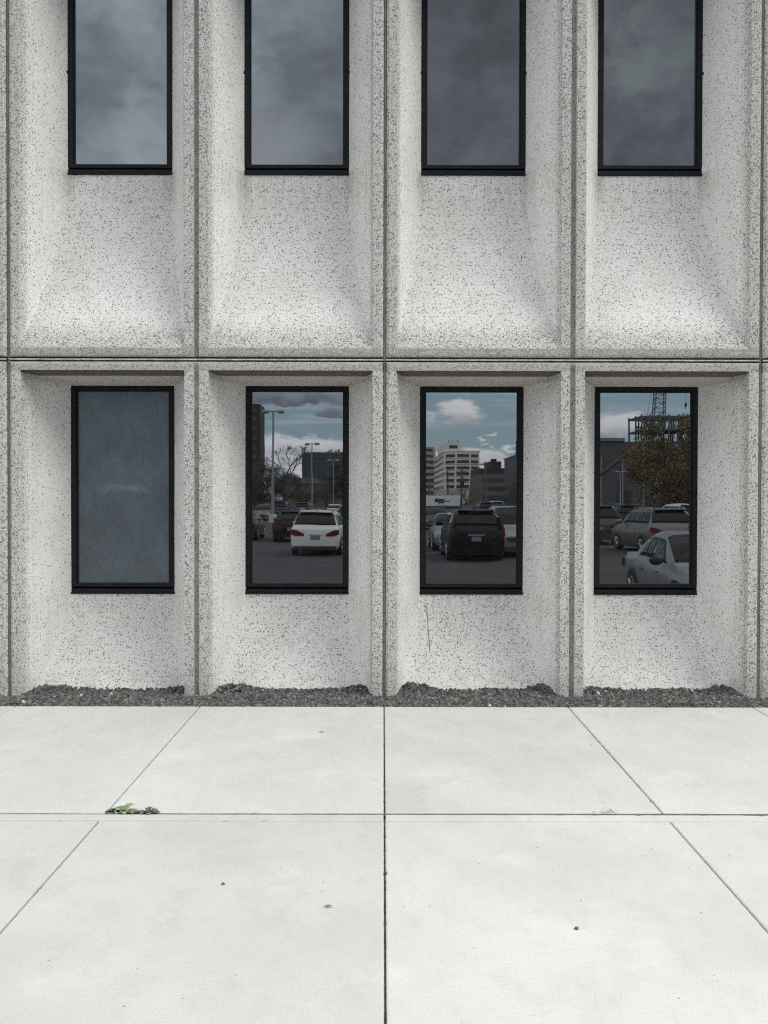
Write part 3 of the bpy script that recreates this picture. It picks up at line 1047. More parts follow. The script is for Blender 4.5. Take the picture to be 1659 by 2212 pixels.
def patch(name, rings, s0, s1, r0, r1, mat, parent, off=0.007, ns=6, nr=6, inset=None, s0b=None, s1b=None):
    vs = []
    for i in range(ns + 1):
        for j in range(nr + 1):
            fr = j / nr
            a0 = s0 if s0b is None else s0 + (s0b - s0) * fr
            a1 = s1 if s1b is None else s1 + (s1b - s1) * fr
            s = a0 + (a1 - a0) * i / ns
            r = r0 + (r1 - r0) * fr
            p = spt(rings, s, r)
            e = 0.03
            d1 = spt(rings, min(s + e, len(rings) - 1.001), r) - spt(rings, max(s - e, 0), r)
            d2 = spt(rings, s, r + e) - spt(rings, s, r - e)
            nn = d2.cross(d1)
            if nn.length > 1e-9:
                nn.normalize()
            c = Vector((p.x, 0, 0.75))
            if nn.dot(p - c) < 0:
                nn = -nn
            vs.append(p + nn * off)
    fs = [(i * (nr + 1) + j, i * (nr + 1) + j + 1, (i + 1) * (nr + 1) + j + 1, (i + 1) * (nr + 1) + j) for i in range(ns) for j in range(nr)]
    # give the patch a little thickness inwards
    o = mesh(name, vs, fs, mat, parent, 60)
    md = o.modifiers.new('thickness', 'SOLIDIFY')
    md.thickness = 0.012
    md.offset = 0
    return o


def wheel(parent, x, y, r, tw=0.21):
    sgn = 1 if y > 0 else -1
    t = MB()
    prof = [(r * .62, -tw / 2), (r * .93, -tw / 2), (r, -tw * .32), (r, tw * .32), (r * .93, tw / 2), (r * .62, tw / 2)]
    t.lathe(prof, (0, 0, 0), 'y', 20)
    o = t.build('wheel', M['tyre'], parent, 40)
    o.location = (x, y, r)
    h = MB()
    h.lathe([(r * .60, sgn * (tw / 2 + .002)), (r * .57, sgn * (tw / 2 + .006)), (r * .16, sgn * (tw / 2 - .01)), (r * .12, sgn * (tw / 2 + .008))], (0, 0, 0), 'y', 20)
    for k in range(5):
        a = 2 * math.pi * k / 5
        h.tube([(r * .12 * math.cos(a), sgn * (tw / 2), r * .12 * math.sin(a)), (r * .58 * math.cos(a), sgn * (tw / 2 + .006), r * .58 * math.sin(a))], .03, 6)
    h.build('rim', M['rim'], o, 40)
    return o


def make_car(kind, paint_mat, label, cat, loc, heading, group, rail=False, lower=None, tall_lamps=False):
    """heading: +1 nose towards the building (+y), -1 nose away; small yaw added in degrees"""
    sgn, yaw = heading
    K = KINDS[kind]
    root = empty('parked_car', loc, R((90 if sgn > 0 else -90) + yaw))
    tag(root, label, cat, group)
    st, ic, ir, ib, ig = car_loft(K)
    rings = [ring(S) for S in st]
    n = len(rings[0])
    # finer loft
    vs, fs = [], []
    sub = 3
    rows = []
    tot = (len(rings) - 1) * sub
    for k in range(tot + 1):
        s = min(k / sub, len(rings) - 1)
        i = min(int(s), len(rings) - 2)
        f = s - i
        row = []
        for j in range(n):
            p0, p1, p2, p3 = (rings[max(i - 1, 0)][j], rings[i][j], rings[i + 1][j], rings[min(i + 2, len(rings) - 1)][j])
            lin = p1.lerp(p2, f)
            row.append(lin)
        rows.append(row)
    for row in rows:
        vs += row
    for k in range(tot):
        for j in range(n):
            q = (j + 1) % n
            fs.append((k * n + j, k * n + q, (k + 1) * n + q, (k + 1) * n + j))
    fs.append(tuple(range(n)))
    fs.append(tuple(range(tot * n, (tot + 1) * n))[::-1])
    body = mesh('body', vs, fs, paint_mat, root)
    import bmesh
    bm = bmesh.new()
    bm.from_mesh(body.data)
    bmesh.ops.recalc_face_normals(bm, faces=bm.faces)
    bm.to_mesh(body.data)
    bm.free()
    body.data.polygons.foreach_set('use_smooth', [True] * len(body.data.polygons))
    body.data.set_sharp_from_angle(angle=R(38))
    L, w, H, belt = K['L'] / 2, K['W'] / 2, K['H'], K['belt']
    # glass: ring indices 5 = belt, 6 = cant rail, 8 = roof centre, 10 and 11 mirrored
    patch('windshield', rings, ic + .12, ir - .06, 6.12, 9.88, M['carglass'], root, ns=6, nr=10)
    patch('rear_window', rings, ib + .10, ig - .25, 6.15, 9.85, M['carglass'], root, ns=6, nr=10)
    for r0, r1, in ((5.12, 5.90), (10.88, 10.10)):
        patch('side_window', rings, ic + .75, ir + 1.05, r0, r1, M['carglass'], root, ns=8, nr=4, s0b=ir - .15)
        patch('side_window', rings, ir + 1.13, ir + 2.1, r0, r1, M['carglass'], root, ns=6, nr=4)
        patch('side_window', rings, ir + 2.18, ib + (.62 if K['hatch'] else .72), r0, r1, M['carglass'], root, ns=6, nr=4, s1b=ib - .03)
    # wheels and arches
    r = .34 if kind != 'sedan' else .325
    for x in (L - .86, -L + .90):
        for s in (1, -1):
            a = MB()
            ang = [math.pi * q / 12 for q in range(13)]
            outer = [(x + (r + .075) * math.cos(t), .30 + (r + .055) * math.sin(t)) for t in ang]
            a.prism(outer, 'y', s * (w * .80), s * (w + .004))
            a.build('wheel_arch', M['trim'], root)
            wheel(root, x, s * (w - .095), r)
    # lower trim, bumpers
    bz = lower or (.22, .42)
    b1 = MB()
    b1.prism([(-w * .86, bz[0]), (w * .86, bz[0]), (w * .90, bz[1]), (-w * .90, bz[1])], 'x', -L - .025, -L + .25)
    b1.build('rear_bumper', M['trim'] if lower else paint_mat, root)
    b2 = MB()
    b2.prism([(-w * .70, .20), (w * .70, .20), (w * .74, .36), (-w * .74, .36)], 'x', L - .25, L + .02)
    b2.build('front_bumper', M['trim'], root)
    g = MB()
    g.prism([(-w * .50, belt - .50), (w * .50, belt - .50), (w * .58, belt - .36), (-w * .58, belt - .36)], 'x', L - .10, L + .015)
    g.build('grille', M['trim'], root)
    pl = MB()
    pl.box(-L - .022, -L + .02, -.155, .155, belt - .40, belt - .245, 0.004)
    pl.build('license_plate', M['plate'], root)
    hd = MB()
    hd.box(-L - .02, -L + .03, -.26, .26, belt - .225, belt - .185, 0.004)
    hd.build('hatch_handle' if K['hatch'] else 'boot_handle', M['chrome'] if kind == 'suv' else paint_mat, root)
    ns = len(rings) - 1
    for s in (1, -1):
        t = MB()
        if tall_lamps:
            # lamps that climb beside the rear window
            t.prism([(s * w * .74, belt + .38), (s * w * .80, belt + .40), (s * w * .97, belt - .02), (s * w * .97, belt - .24), (s * w * .78, belt - .22), (s * w * .86, belt - .02)], 'x', -L - .012, -L + .32)
        else:
            t.prism([(s * w * .44, belt - .28), (s * w * .42, belt - .20), (s * w * .74, belt - .08), (s * w * .955, belt - .06), (s * w * .965, belt - .22), (s * w * .80, belt - .28)], 'x', -L - .018, -L + .16)
        t.build('taillight', M['red_lens'], root)
        hl = MB()
        hl.prism([(s * w * .46, belt - .36), (s * w * .48, belt - .29), (s * w * .80, belt - .22), (s * w * .90, belt - .24), (s * w * .88, belt - .34)], 'x', L - .42, L - .01)
        hl.build('headlight', M['clear_lens'], root)
        mr = MB()
        xm = L - K['cowl'] - .30
        mr.lathe([(.02, -.07), (.085, -.05), (.10, .0), (.085, .05), (.03, .08)], (0, 0, 0), 'x', 10)
        mo = mr.build('mirror', M['trim'] if kind == 'sedan' else paint_mat, root, 60)
        mo.location = (xm, s * (w + .12), belt + .09)
        mo.scale = (1.0, 1.35, .95)
        for x in (.35, -.62):
            hn = MB()
            hn.box(x - .10, x + .10, s * (w * 1.0), s * (w + .03), belt - .16, belt - .13, .004)
            hn.build('door_handle', paint_mat, root)
        sk = MB()
        sk.box(-L + 1.3, L - 1.25, s * w * .92, s * (w + .006), .20, .36, .01)
        sk.build('side_skirt', M['trim'], root)
        if rail:
            rl = MB()
            zt = H + .035
            rl.tube([(L - K['cowl'] - K['wind'] - .1, s * w * .68, H - .03), (L - K['cowl'] - K['wind'] - .25, s * w * .69, zt), (-L + .62, s * w * .68, zt - .01), (-L + .42, s * w * .67, H - .05)], .022, 6)
            rl.build('roof_rail', M['chrome'], root, 60)
    if K['hatch']:
        sp = MB()
        sp.prism([(-L + K['rb'] + .22, H - .06), (-L + K['rb'] - .06, H - .075), (-L + K['rb'] - .06, H - .045), (-L + K['rb'] + .22, H - .02)], 'y', -w * .62, w * .62)
        sp.build('spoiler', paint_mat, root)
    else:
        pass
    an = MB()
    an.tube([(-L + K['rb'] + .35, 0, H - .05), (-L + K['rb'] + .20, 0, H + .09)], [.018, .006], 6)
    an.build('antenna', M['trim'], root)
    return root


def cpaint(name, col, metal=0.0, rough=0.28, coat=0.25, spec=0.4):
    return paint(name, col, rough, metal, 0.05, 3.0, coat=coat, spec=spec)


PW = cpaint('white_car_paint', (0.60, 0.61, 0.61))
PB = cpaint('black_car_paint', (0.008, 0.008, 0.010), coat=0.08, spec=0.2)
PG = cpaint('grey_car_paint', (0.06, 0.062, 0.068), 0.3, coat=0.1)
PS = cpaint('silver_car_paint', (0.27, 0.28, 0.30), 0.3)
PT = cpaint('tan_car_paint', (0.15, 0.142, 0.13), 0.3)
PR = cpaint('red_car_paint', (0.075, 0.012, 0.015))
PN = cpaint('navy_car_paint', (0.02, 0.026, 0.045), coat=0.1)
G = 'cars parked in the lot across from the facade'
CARS = [
    # kind, paint, label, category, centre px of the near end, distance of the near end, heading, yaw, extra
    ('crossover', PW, 'white crossover with roof rails and red tail lamps in the second lower window', 'car', 685.5, 32.5, -1, 1.5, dict(rail=True, lower=(.24, .36))),
    ('suv', PB, 'black compact SUV with tall tail lamps beside its rear window', 'car', 1031.5, 30.0, -1, 0.0, dict(tall_lamps=True)),
    ('sedan', PS, 'silver sedan nosed up close to the walk, cut by the fourth window frame', 'car', 1625.0, 14.6, 1, 1.0, dict()),
    ('suv', PT, 'tan SUV with a big dark rear window behind the close silver sedan', 'car', 1448.0, 34.0, -1, -4.0, dict(rail=True)),
    ('van', PG, 'grey minivan in front of the tan SUV, half cut by the window frame', 'car', 1301.0, 41.5, -1, 0.0, dict()),
    ('suv', PB, 'black SUV further back behind the tan SUV', 'car', 1366.0, 60.0, -1, 0.0, dict(rail=True)),
    ('hatchback', PS, 'pale silver hatchback showing only its roof above the tan SUV', 'car', 1450.0, 58.0, 1, 0.0, dict()),
    ('van', PW, 'white van beyond the tan SUV at the frame edge', 'car', 1502.0, 50.0, -1, 0.0, dict()),
    ('sedan', PS, 'silver sedan facing the facade on the left of the black compact SUV', 'car', 990.0, 35.8, 1, 0.0, dict()),
    ('van', PS, 'silver minivan facing the facade on the right of the black compact SUV', 'car', 1129.0, 32.0, 1, 0.0, dict()),
    ('suv', PB, 'black SUV far off beside the white wagon and the navy sedan', 'car', 1053.5, 100.0, -1, 0.0, dict()),
    ('van', PW, 'white wagon far off, half behind a black SUV', 'car', 1076.0, 112.0, -1, 0.0, dict()),
    ('sedan', PN, 'navy sedan far off on the right of the distant black SUV', 'car', 1087.0, 98.0, 1, 0.0, dict()),
    ('hatchback', PG, 'dark grey hatchback before the white site trailer', 'car', 943.0, 60.0, 1, 0.0, dict()),
    ('hatchback', PB, 'black hatchback on the left of the white crossover', 'car', 629.0, 43.0, -1, 0.0, dict()),
    ('sedan', PG, 'grey sedan peeping between the black hatchback and the white crossover', 'car', 694.0, 52.0, -1, 0.0, dict()),
    ('suv', PB, 'black SUV hidden behind the right side of the white crossover', 'car', 764.0, 44.0, -1, 0.0, dict(rail=True)),
    ('hatchback', PR, 'red hatchback at the left edge of the second lower window', 'car', 515.0, 44.0, -1, 0.0, dict()),
    ('van', PN, 'navy van before the trees in the second lower window', 'car', 601.0, 92.0, -1, 0.0, dict()),
    ('sedan', PT, 'tan sedan far off below the tallest lamp pole', 'car', 566.0, 88.0, 1, 0.0, dict()),
    ('suv', PG, 'grey SUV far off beneath the brick parking deck', 'car', 655.0, 96.0, -1, 0.0, dict()),
    ('sedan', PW, 'white sedan far off beneath the brick parking deck', 'car', 722.0, 104.0, -1, 0.0, dict()),
]
for (kind, pm, lab, cat, px, dist, hs, yaw, ex) in CARS:
    half = KINDS[kind]['L'] / 2
    p = far(px, 1078, dist)
    y = p.y - half
    make_car(kind, pm, lab, cat, (p.x, y, lot_z(y)), (hs, yaw), G, **ex)

# ------------------------------------------------------------------ lamp poles
LAMP_G = 'twin head lamp poles in the car park'


def lamp_pole(px, ytop, dist, label, heads=0.0):
    top = far(px, ytop, dist)
    h = top.z - LOT
    root = empty('lamp_pole', (top.x, top.y, LOT))
    tag(root, label, 'lamp post', LAMP_G)
    root.rotation_euler = (0, 0, heads)
    f = MB()
    f.lathe([(.32, 0), (.32, .62), (.28, .70)], (0, 0, 0), 'z', 14)
    f.build('footing', M['kerb'], root, 40)
    p = MB()
    p.tube([(0, 0, .65), (0, 0, h * .5), (0, 0, h - .1)], [.10, .09, .075], 10)
    p.build('pole', M['pole'], root, 60)
    a = MB()
    a.tube([(-.52, 0, h - .16), (0, 0, h - .10), (.52, 0, h - .16)], .055, 8)
    a.build('arm', M['pole'], root, 60)
    for s in (-1, 1):
        c = MB()
        c.lathe([(.08, .17), (.26, .13), (.33, .03), (.31, -.10), (.17, -.15)], (0, 0, 0), 'z', 16)
        o = c.build('lamp_head', M['lamphead'], root, 50)
        o.location = (s * .66, 0, h - .14)
        o.scale = (1.1, .85, 1.0)
        g = MB()
        g.lathe([(.24, -.125), (.18, -.165), (.08, -.175)], (0, 0, 0), 'z', 14)
        g.build('lens', M['clear_lens'], o, 50)
    return root


lamp_pole(591, 886, 80, 'tallest looking twin lamp pole, before the dark tower', 0.12)
lamp_pole(677, 958, 118, 'twin lamp pole in front of the dark blue office block', 0.0)
lamp_pole(722, 993, 156, 'small far twin lamp pole beside the dark blue office block', 0.0)
lamp_pole(1390, 950, 122, 'twin lamp pole half hidden in the autumn tree', 0.3)
lamp_pole(1342, 1016, 140, 'plain pole with lamps before the dark metal hall', 0.2)

# ------------------------------------------------------------------ utility poles and wires
UG = 'wooden utility poles'


def utility_pole(px, ytop, dist, label, box=False, thick=1.0):
    top = far(px, ytop, dist)
    h = top.z - LOT
    root = empty('utility_pole', (top.x, top.y, LOT))
    tag(root, label, 'utility pole', UG)
    p = MB()
    p.tube([(0, 0, -.2), (0, 0, h)], [.20 * thick, .15 * thick], 8)
    p.build('pole', M['wood_pole'], root, 60)
    a = MB()
    a.box(-1.2, 1.2, -.16, -.02, h - .75, h - .55, .01)
    a.build('crossarm', M['wood_pole'], root)
    for x in (-1.05, -.45, .45, 1.05):
        i = MB()
        i.lathe([(.05, h - .55), (.09, h - .45), (.05, h - .34)], (x, -.09, 0), 'z', 8)
        i.build('insulator', M['lamphead'], root, 60)
    if box:
        t = MB()
        t.lathe([(.38, h - 3.6), (.42, h - 3.4), (.42, h - 2.0), (.34, h - 1.85)], (.0, .55, 0), 'z', 14)
        t.build('transformer', M['trim'], root, 60)
    return top


t1 = utility_pole(1049, 998, 250, 'utility pole with a crossarm standing against the clouds', thick=1.5)
t2 = utility_pole(970, 1016, 205, 'utility pole in front of the white concrete tower')
t3 = utility_pole(999, 1013, 190, 'utility pole with a transformer right of the tower windows', True)
t4 = utility_pole(929, 1036, 220, 'short utility pole beside the site trailer')
t5 = utility_pole(560, 1004, 175, 'utility pole among the trees below the dark tower')


def wire(a, b, label, sag=1.2, r=.03):
    n = 14
    pts = []
    for i in range(n + 1):
        t = i / n
        p = Vector(a).lerp(Vector(b), t)
        p.z -= sag * 4 * t * (1 - t)
        pts.append(p)
    m = MB()
    m.tube(pts, r, 5)
    tag(m.build('power_line', M['trim'], None, 60), label, 'power line', 'power lines over the car park')


wire(t1 + Vector((-1, 0, -.3)), far(1180, 985, 240), 'power line running right from the pole against the clouds')
wire(t1 + Vector((1, 0, -.3)), far(900, 985, 260), 'power line running left from the pole against the clouds')
wire(t2 + Vector((0, 0, -.4)), t3 + Vector((0, 0, -.4)), 'power line between the two dark poles before the white tower', .3)
wire(t3 + Vector((0, 0, -.4)), far(1160, 1010, 180), 'power line leading right from the transformer pole')
wire(t5 + Vector((0, 0, -.3)), far(780, 1012, 210), 'upper power line below the bare tree', .6)
wire(t5 + Vector((0, 0, -1.4)), far(780, 1022, 210), 'lower power line below the bare tree', .6)

# ------------------------------------------------------------------ far buildings
def box_on(mb, pl, pr, ytop, dist, depth_, zb=LOT):
    a, b_ = far(pl, ytop, dist), far(pr, ytop, dist)
    mb.box(a.x, b_.x, a.y - depth_, a.y, zb, a.z)
    return a.x, b_.x, a.y, a.z


CB = 'buildings beyond the car park'
cream = paint('cream_concrete', (0.62, 0.60, 0.56), .85, 0, .06, .3)
creamd = paint('weathered_concrete', (0.30, 0.29, 0.27), .9, 0, .1, .3)
dglass = paint('dark_windows', (0.03, 0.032, 0.037), .25, 0, .3, .8)
brickd = paint('dark_brick', (0.038, 0.030, 0.028), .9, 0, .15, .5)
brickb = paint('brown_brick', (0.13, 0.105, 0.09), .9, 0, .15, .5)
bluew = paint('dark_blue_cladding', (0.035, 0.045, 0.065), .35, 0, .12, .3)
steelw = paint('dark_metal_siding', (0.055, 0.06, 0.07), .55, .2, .12, .4)
roofm = paint('roof_grey', (0.16, 0.16, 0.165), .8, 0, .15, .4)
rust = paint('rust_red_steel', (0.075, 0.032, 0.024), .6, 0, .2, .5)
fsteel = paint('primed_steel', (0.07, 0.075, 0.085), .6, .1, .15, .5)
trailerw = paint('trailer_white', (0.62, 0.63, 0.64), .5, 0, .08, .4)

# white concrete tower with window bands
root = empty('concrete_tower')
tag(root, 'white concrete office tower with rows of dark window bands', 'building', CB)
D0 = 500.0
m = MB()
xa, xb, yf, zt = box_on(m, 962.5, 1038, 975.5, D0, 110)
m.build('wall', cream, root)
nf = 6
fh = (zt - 4.0) / 7.0
for fl in range(nf):
    z1 = zt - 1.3 - fl * fh * 1.0
    for (u0, u1) in ((.045, .275), (.335, .70), (.755, .965)):
        w_ = MB()
        w_.box(xa + (xb - xa) * u0, xa + (xb - xa) * u1, yf + .02, yf + .10, z1 - fh * .50, z1)
        o = w_.build('window', dglass, root)
        sl = MB()
        sl.box(xa + (xb - xa) * u0 - .15, xa + (xb - xa) * u1 + .15, yf + .02, yf + .55, z1 - fh * .58, z1 - fh * .50)
        sl.build('sill', cream, o)
    sd_ = MB()
    for q in range(9):
        yy = yf - 6 - q * 11.4
        sd_.box(xa - .10, xa - .02, yy - 8, yy, z1 - fh * .5, z1)
    sd_.build('window_band', dglass, root)
cp = MB()
cp.box(xa - .4, xb + .4, yf - 110, yf + .4, zt, zt + .7)
cp.build('roof', cream, root)
ph = MB()
pxa, pxb, pyf, pzt = box_on(ph, 962.5, 996.5, 956, D0 + .6, 60, zt + .7)
ph.build('penthouse', cream, root)
lv = MB()
lv.box(pxa + 2.2, pxb - 2.0, pyf + .02, pyf + .1, pzt - 3.2, pzt - 1.6)
lv.build('louvre', dglass, root)
for q in range(5):
    an = MB()
    ax = pxa + 1.8 + q * 1.35
    an.tube([(ax, pyf - 1, pzt), (ax, pyf - 1, pzt + 1.3 + .5 * (q % 2))], .12, 5)
    an.build('antenna', M['trim'], root)
# darker annex on its left
root = empty('office_annex')
tag(root, 'weathered grey annex block left of the white concrete tower', 'building', CB)
m = MB()
xa, xb, yf, zt = box_on(m, 880, 944, 966, 640, 60)
m.build('wall', creamd, root)
for fl in range(8):
    w_ = MB()
    w_.box(xa + 2, xb - 2, yf + .02, yf + .12, zt - 3.2 - fl * 4.1, zt - 1.3 - fl * 4.1)
    w_.build('window_band', dglass, root)
# brown low block with bands, right of the tower
root = empty('parking_deck')
tag(root, 'brown low parking deck with open bands right of the white tower', 'building', CB)
m = MB()
xa, xb, yf, zt = box_on(m, 1040, 1135, 1024, 330, 40)
m.build('wall', brickb, root)
for q in range(3):
    w_ = MB()
    w_.box(xa + .6, xb - .6, yf + .02, yf + .12, zt - 2.9 - q * 3.1, zt - 1.4 - q * 3.1)
    w_.build('window_band', dglass, root)
root = empty('brick_warehouse')
tag(root, 'dark brick warehouse with a stepped roof block behind the crossarm pole', 'building', CB)
m = MB()
xa, xb, yf, zt = box_on(m, 1036, 1100, 1011, 420, 40)
m.build('wall', brickd, root)
m = MB()
xa, xb, yf, zt2 = box_on(m, 1057, 1082, 996, 421, 20, zt)
m.build('roof_block', brickd, root)
m = MB()
m.box(xa + 1, xa + 3.4, yf - 6, yf - 2, zt2, zt2 + 1.3)
m.build('roof_hut', brickd, root)
# dark hall at the right edge of the third window
root = empty('grey_hall')
tag(root, 'dark grey flat roofed hall at the right edge of the third lower window', 'building', CB)
m = MB()
xa, xb, yf, zt = box_on(m, 1118, 1190, 983, 180, 20)
m.build('wall', steelw, root)
m = MB()
box_on(m, 1120.5, 1190, 951, 176, 3.5, 0.0)
m.build('tower_block', steelw, root)
m = MB()
m.box(xa - .15, xb, yf - 20.1, yf + .1, zt, zt + .25)
m.build('roof', roofm, root)
# site trailer
root = empty('site_trailer')
tag(root, 'long white site trailer across the car park with a blue skirt', 'trailer')
a, b_ = far(895, 1074, 185), far(996, 1097, 185)
m = MB()
m.box(a.x, b_.x, a.y - 3, a.y, .25, 2.35, .06)
m.build('body', trailerw, root)
m = MB()
m.box(a.x, b_.x, a.y - 2.9, a.y - .05, LOT, .25)
m.build('skirt', bluew, root)
for q in (.50, 4.2):
    m = MB()
    m.box(a.x + q, a.x + q + .9, a.y, a.y + .04, 1.1, 1.8)
    m.build('window', dglass, root)
m = MB()
m.box(b_.x - 3.4, b_.x - 2.0, a.y + .0, a.y + .03, 1.15, 1.35)
m.build('marking', M['trim'], root)
# lot sign before it
root = empty('lot_sign', far(955, 1100, 150))
root.location.z = LOT
tag(root, 'dark rectangular sign on two posts before the white trailer', 'sign')
for s in (-.45, .45):
    m = MB()
    m.tube([(s, 0, 0), (s, 0, 1.7)], .07, 6)
    m.build('post', M['pole'], root)
m = MB()
m.box(-.58, .58, -.06, .06, 1.35, 2.12, .02)
m.build('panel', steelw, root)

# second window: dark tower, blue block, brick deck
root = empty('brick_tower')
tag(root, 'tall dark brick apartment tower at the left of the second lower window', 'building', CB)
m = MB()
xa, xb, yf, zt = box_on(m, 470, 562.5, 874, 300, 12)
m.build('wall', brickd, root)
for fl in range(10):
    for u in range(5):
        w_ = MB()
        x = xb - 1.2 - u * 3.0
        w_.box(x - 1.4, x, yf + .02, yf + .08, zt - 2.6 - fl * 3.0, zt - 1.2 - fl * 3.0)
        w_.build('window', dglass, root)
root = empty('office_block')
tag(root, 'dark blue office block with a lighter roof band behind the lamp poles', 'building', CB)
m = MB()
xa, xb, yf, zt = box_on(m, 656, 760, 978, 350, 40)
m.build('wall', bluew, root)
m = MB()
m.box(xa + .3, xb, yf + .02, yf + .25, zt - 2.4, zt - .1)
m.build('roof_band', steelw, root)
for q in range(9):
    m = MB()
    x = xa + 8.2 + q * .95
    m.box(x, x + .7, yf - 6, yf - 4, zt, zt + .5 + .45 * ((q * 7) % 3))
    m.build('roof_unit', roofm, root)
root = empty('brick_deck')
tag(root, 'brown brick deck with dark openings under the blue office block', 'building', CB)
m = MB()
xa, xb, yf, zt = box_on(m, 618, 770, 1032, 250, 30)
m.build('wall', brickb, root)
for q in range(2):
    for u in range(9):
        w_ = MB()
        x = xa + 1 + u * 2.0
        w_.box(x, x + 1.6, yf + .02, yf + .1, zt - 2.6 - q * 2.9, zt - 1.4 - q * 2.9)
        w_.build('opening', dglass, root)

# fourth window: dark metal hall, steel frame, crane, conveyor
root = empty('metal_hall')
tag(root, 'dark metal sided hall with a pale flat roof edge in the fourth window', 'building', CB)
m = MB()
xa, xb, yf, zt = box_on(m, 1255, 1500, 953, 150, 30)
m.build('wall', steelw, root)
m = MB()
m.box(xa, far(1349, 953, 150).x, yf - 22, yf + .4, zt + .02, zt + 0.55)
m.build('roof', roofm, root)
for px in (1302, 1347, 1391):
    m = MB()
    q = far(px, 1000, 149.6)
    m.tube([(q.x, q.y, LOT), (q.x, q.y, zt - 2.5)], .12, 6)
    m.build('downpipe', M['pole'], root)
m = MB()
q0, q1 = far(1350, 1040, 149.9), far(1366, 1090, 149.9)
m.box(q0.x, q1.x, yf + .01, yf + .1, LOT, 3.0)
m.build('door', M['trim'], root)
m = MB()
q0 = far(1330, 1046, 149.9)
m.box(q0.x, q0.x + 1.0, yf + .01, yf + .08, 1.2, 3.6)
m.build('window', dglass, root)
root = empty('conveyor')
tag(root, 'long red-brown inclined conveyor boom crossing before the metal hall', 'conveyor')
p0, p1 = far(1270, 1048, 130), far(1395, 948, 130)
m = MB()
m.tube([p0, p1], .34, 6)
m.build('boom', rust, root)
m = MB()
for t in (.1, .5, .9):
    p = p0.lerp(p1, t)
    m.tube([(p.x, p.y - .3, LOT), (p.x, p.y - .3, p.z)], .10, 6)
m.build('trestle', fsteel, root)

root = empty('steel_frame_building')
tag(root, 'open steel frame building under construction behind the autumn tree', 'building', CB)
Ds = 280.0
A, B_ = far(1386, 897, Ds), far(1545, 888, Ds)
z_top, z_bot = A.z, LOT
fl_h = 4.05
ncol = 9
for j, yd in enumerate((0.0, 7.0, 14.0)):
    m = MB()
    for i in range(ncol):
        x = A.x + (B_.x - A.x) * i / (ncol - 1)
        m.box(x - .20, x + .20, A.y - yd - .20, A.y - yd + .20, z_bot, z_top + .4)
    m.build('column_row', fsteel, root)
for k in range(7):
    z = z_top - k * fl_h
    m = MB()
    for yd in (0.0, 7.0, 14.0):
        m.box(A.x - .3, B_.x + .3, A.y - yd - .16, A.y - yd + .16, z - .55, z)
    for i in range(ncol):
        x = A.x + (B_.x - A.x) * i / (ncol - 1)
        m.box(x - .14, x + .14, A.y - 14, A.y, z - .45, z - .02)
    m.build('floor_beam', fsteel, root)
    if k > 0:
        m = MB()
        m.box(A.x + 2.5, B_.x, A.y - 13.6, A.y - .6, z + .01, z + .16)
        m.build('floor_deck', roofm, root)
m = MB()
rs = random.Random(3)
for k in range(4):
    for i in range(26):
        x = A.x + 2.2 + i * .8
        m.tube([(x, A.y - 3 - rs.random() * 6, z_top - (k + 1) * fl_h + .1), (x, A.y - 3, z_top - k * fl_h - .3)], .09, 4)
m.build('stud_wall', fsteel, root)

root = empty('lattice_crane')
tag(root, 'lattice crane boom rising above the steel frame building', 'crane')
Dc = 300.0
c0l, c0r, c1l, c1r = far(1415, 895, Dc), far(1438, 895, Dc), far(1422.5, 780, Dc), far(1444.5, 780, Dc)
m = MB()
nb = 13
chords = []
for dy_ in (0, 2.6):
    for (p, q) in ((c0l, c1l), (c0r, c1r)):
        u, v = Vector(p), Vector(q)
        u.y -= dy_
        v.y -= dy_
        u = u + (u - v) * 1.25
        chords.append((u, v))
        m.tube([u, v], .17, 6)
m.build('boom', fsteel, root)
m = MB()
for i in range(nb * 2):
    t0_, t1_ = i / (nb * 2), (i + 1) / (nb * 2)
    for (a, b_) in ((0, 1), (2, 3), (0, 2), (1, 3)):
        pa, pb = chords[a][0].lerp(chords[a][1], t0_), chords[b_][0].lerp(chords[b_][1], t1_)
        if i % 2:
            pa, pb = chords[b_][0].lerp(chords[b_][1], t0_), chords[a][0].lerp(chords[a][1], t1_)
        m.tube([pa, pb], .085, 5)
        m.tube([chords[a][0].lerp(chords[a][1], t0_), chords[b_][0].lerp(chords[b_][1], t0_)], .07, 5)
m.build('lacing', fsteel, root)
m = MB()
m.tube([far(1409, 840, Dc), far(1400, 900, Dc)], .05, 5)
m.build('stay_cable', M['trim'], root)
cb = MB()
cb.box(c0l.x - 2, c0r.x + 2, c0l.y - 6, c0l.y + 2, LOT, LOT + 3)
cb.build('base', fsteel, root)
root = empty('crane_hook')
tag(root, 'hanging crane hook on a thin cable over the steel frame', 'hook')
m = MB()
h0, h1 = far(1480.5, 770, Dc), far(1480.5, 873, Dc)
m.tube([h0, h1], .06, 5)
m.build('cable', M['trim'], root)
m = MB()
m.lathe([(.1, .8), (.42, .4), (.45, -.1), (.15, -.7), (.08, -1.6)], tuple(h1), 'z', 10)
m.build('block', M['trim'], root, 50)


# ------------------------------------------------------------------ trees
def limbs(mb, p, d, length, rad, depth_, tips, rs, spread=0.6, minr=0.012):
    q = p + d * length
    mid = p.lerp(q, .5) + Vector((rs.uniform(-1, 1), rs.uniform(-1, 1), rs.uniform(-.4, .6))) * length * .06
    mb.tube([p, mid, q], [rad, rad * .82, max(rad * .62, minr)], 5, cap=False)
    tips.append((q, rad, depth_))
    if depth_ <= 0:
        return
    for k in range(rs.choice((2, 3, 3))):
        nd = (d + Vector((rs.uniform(-1, 1), rs.uniform(-1, 1), rs.uniform(-.35, .65))) * spread).normalized()
        limbs(mb, q, nd, length * rs.uniform(.62, .82), max(rad * .60, minr), depth_ - 1, tips, rs, spread, minr)


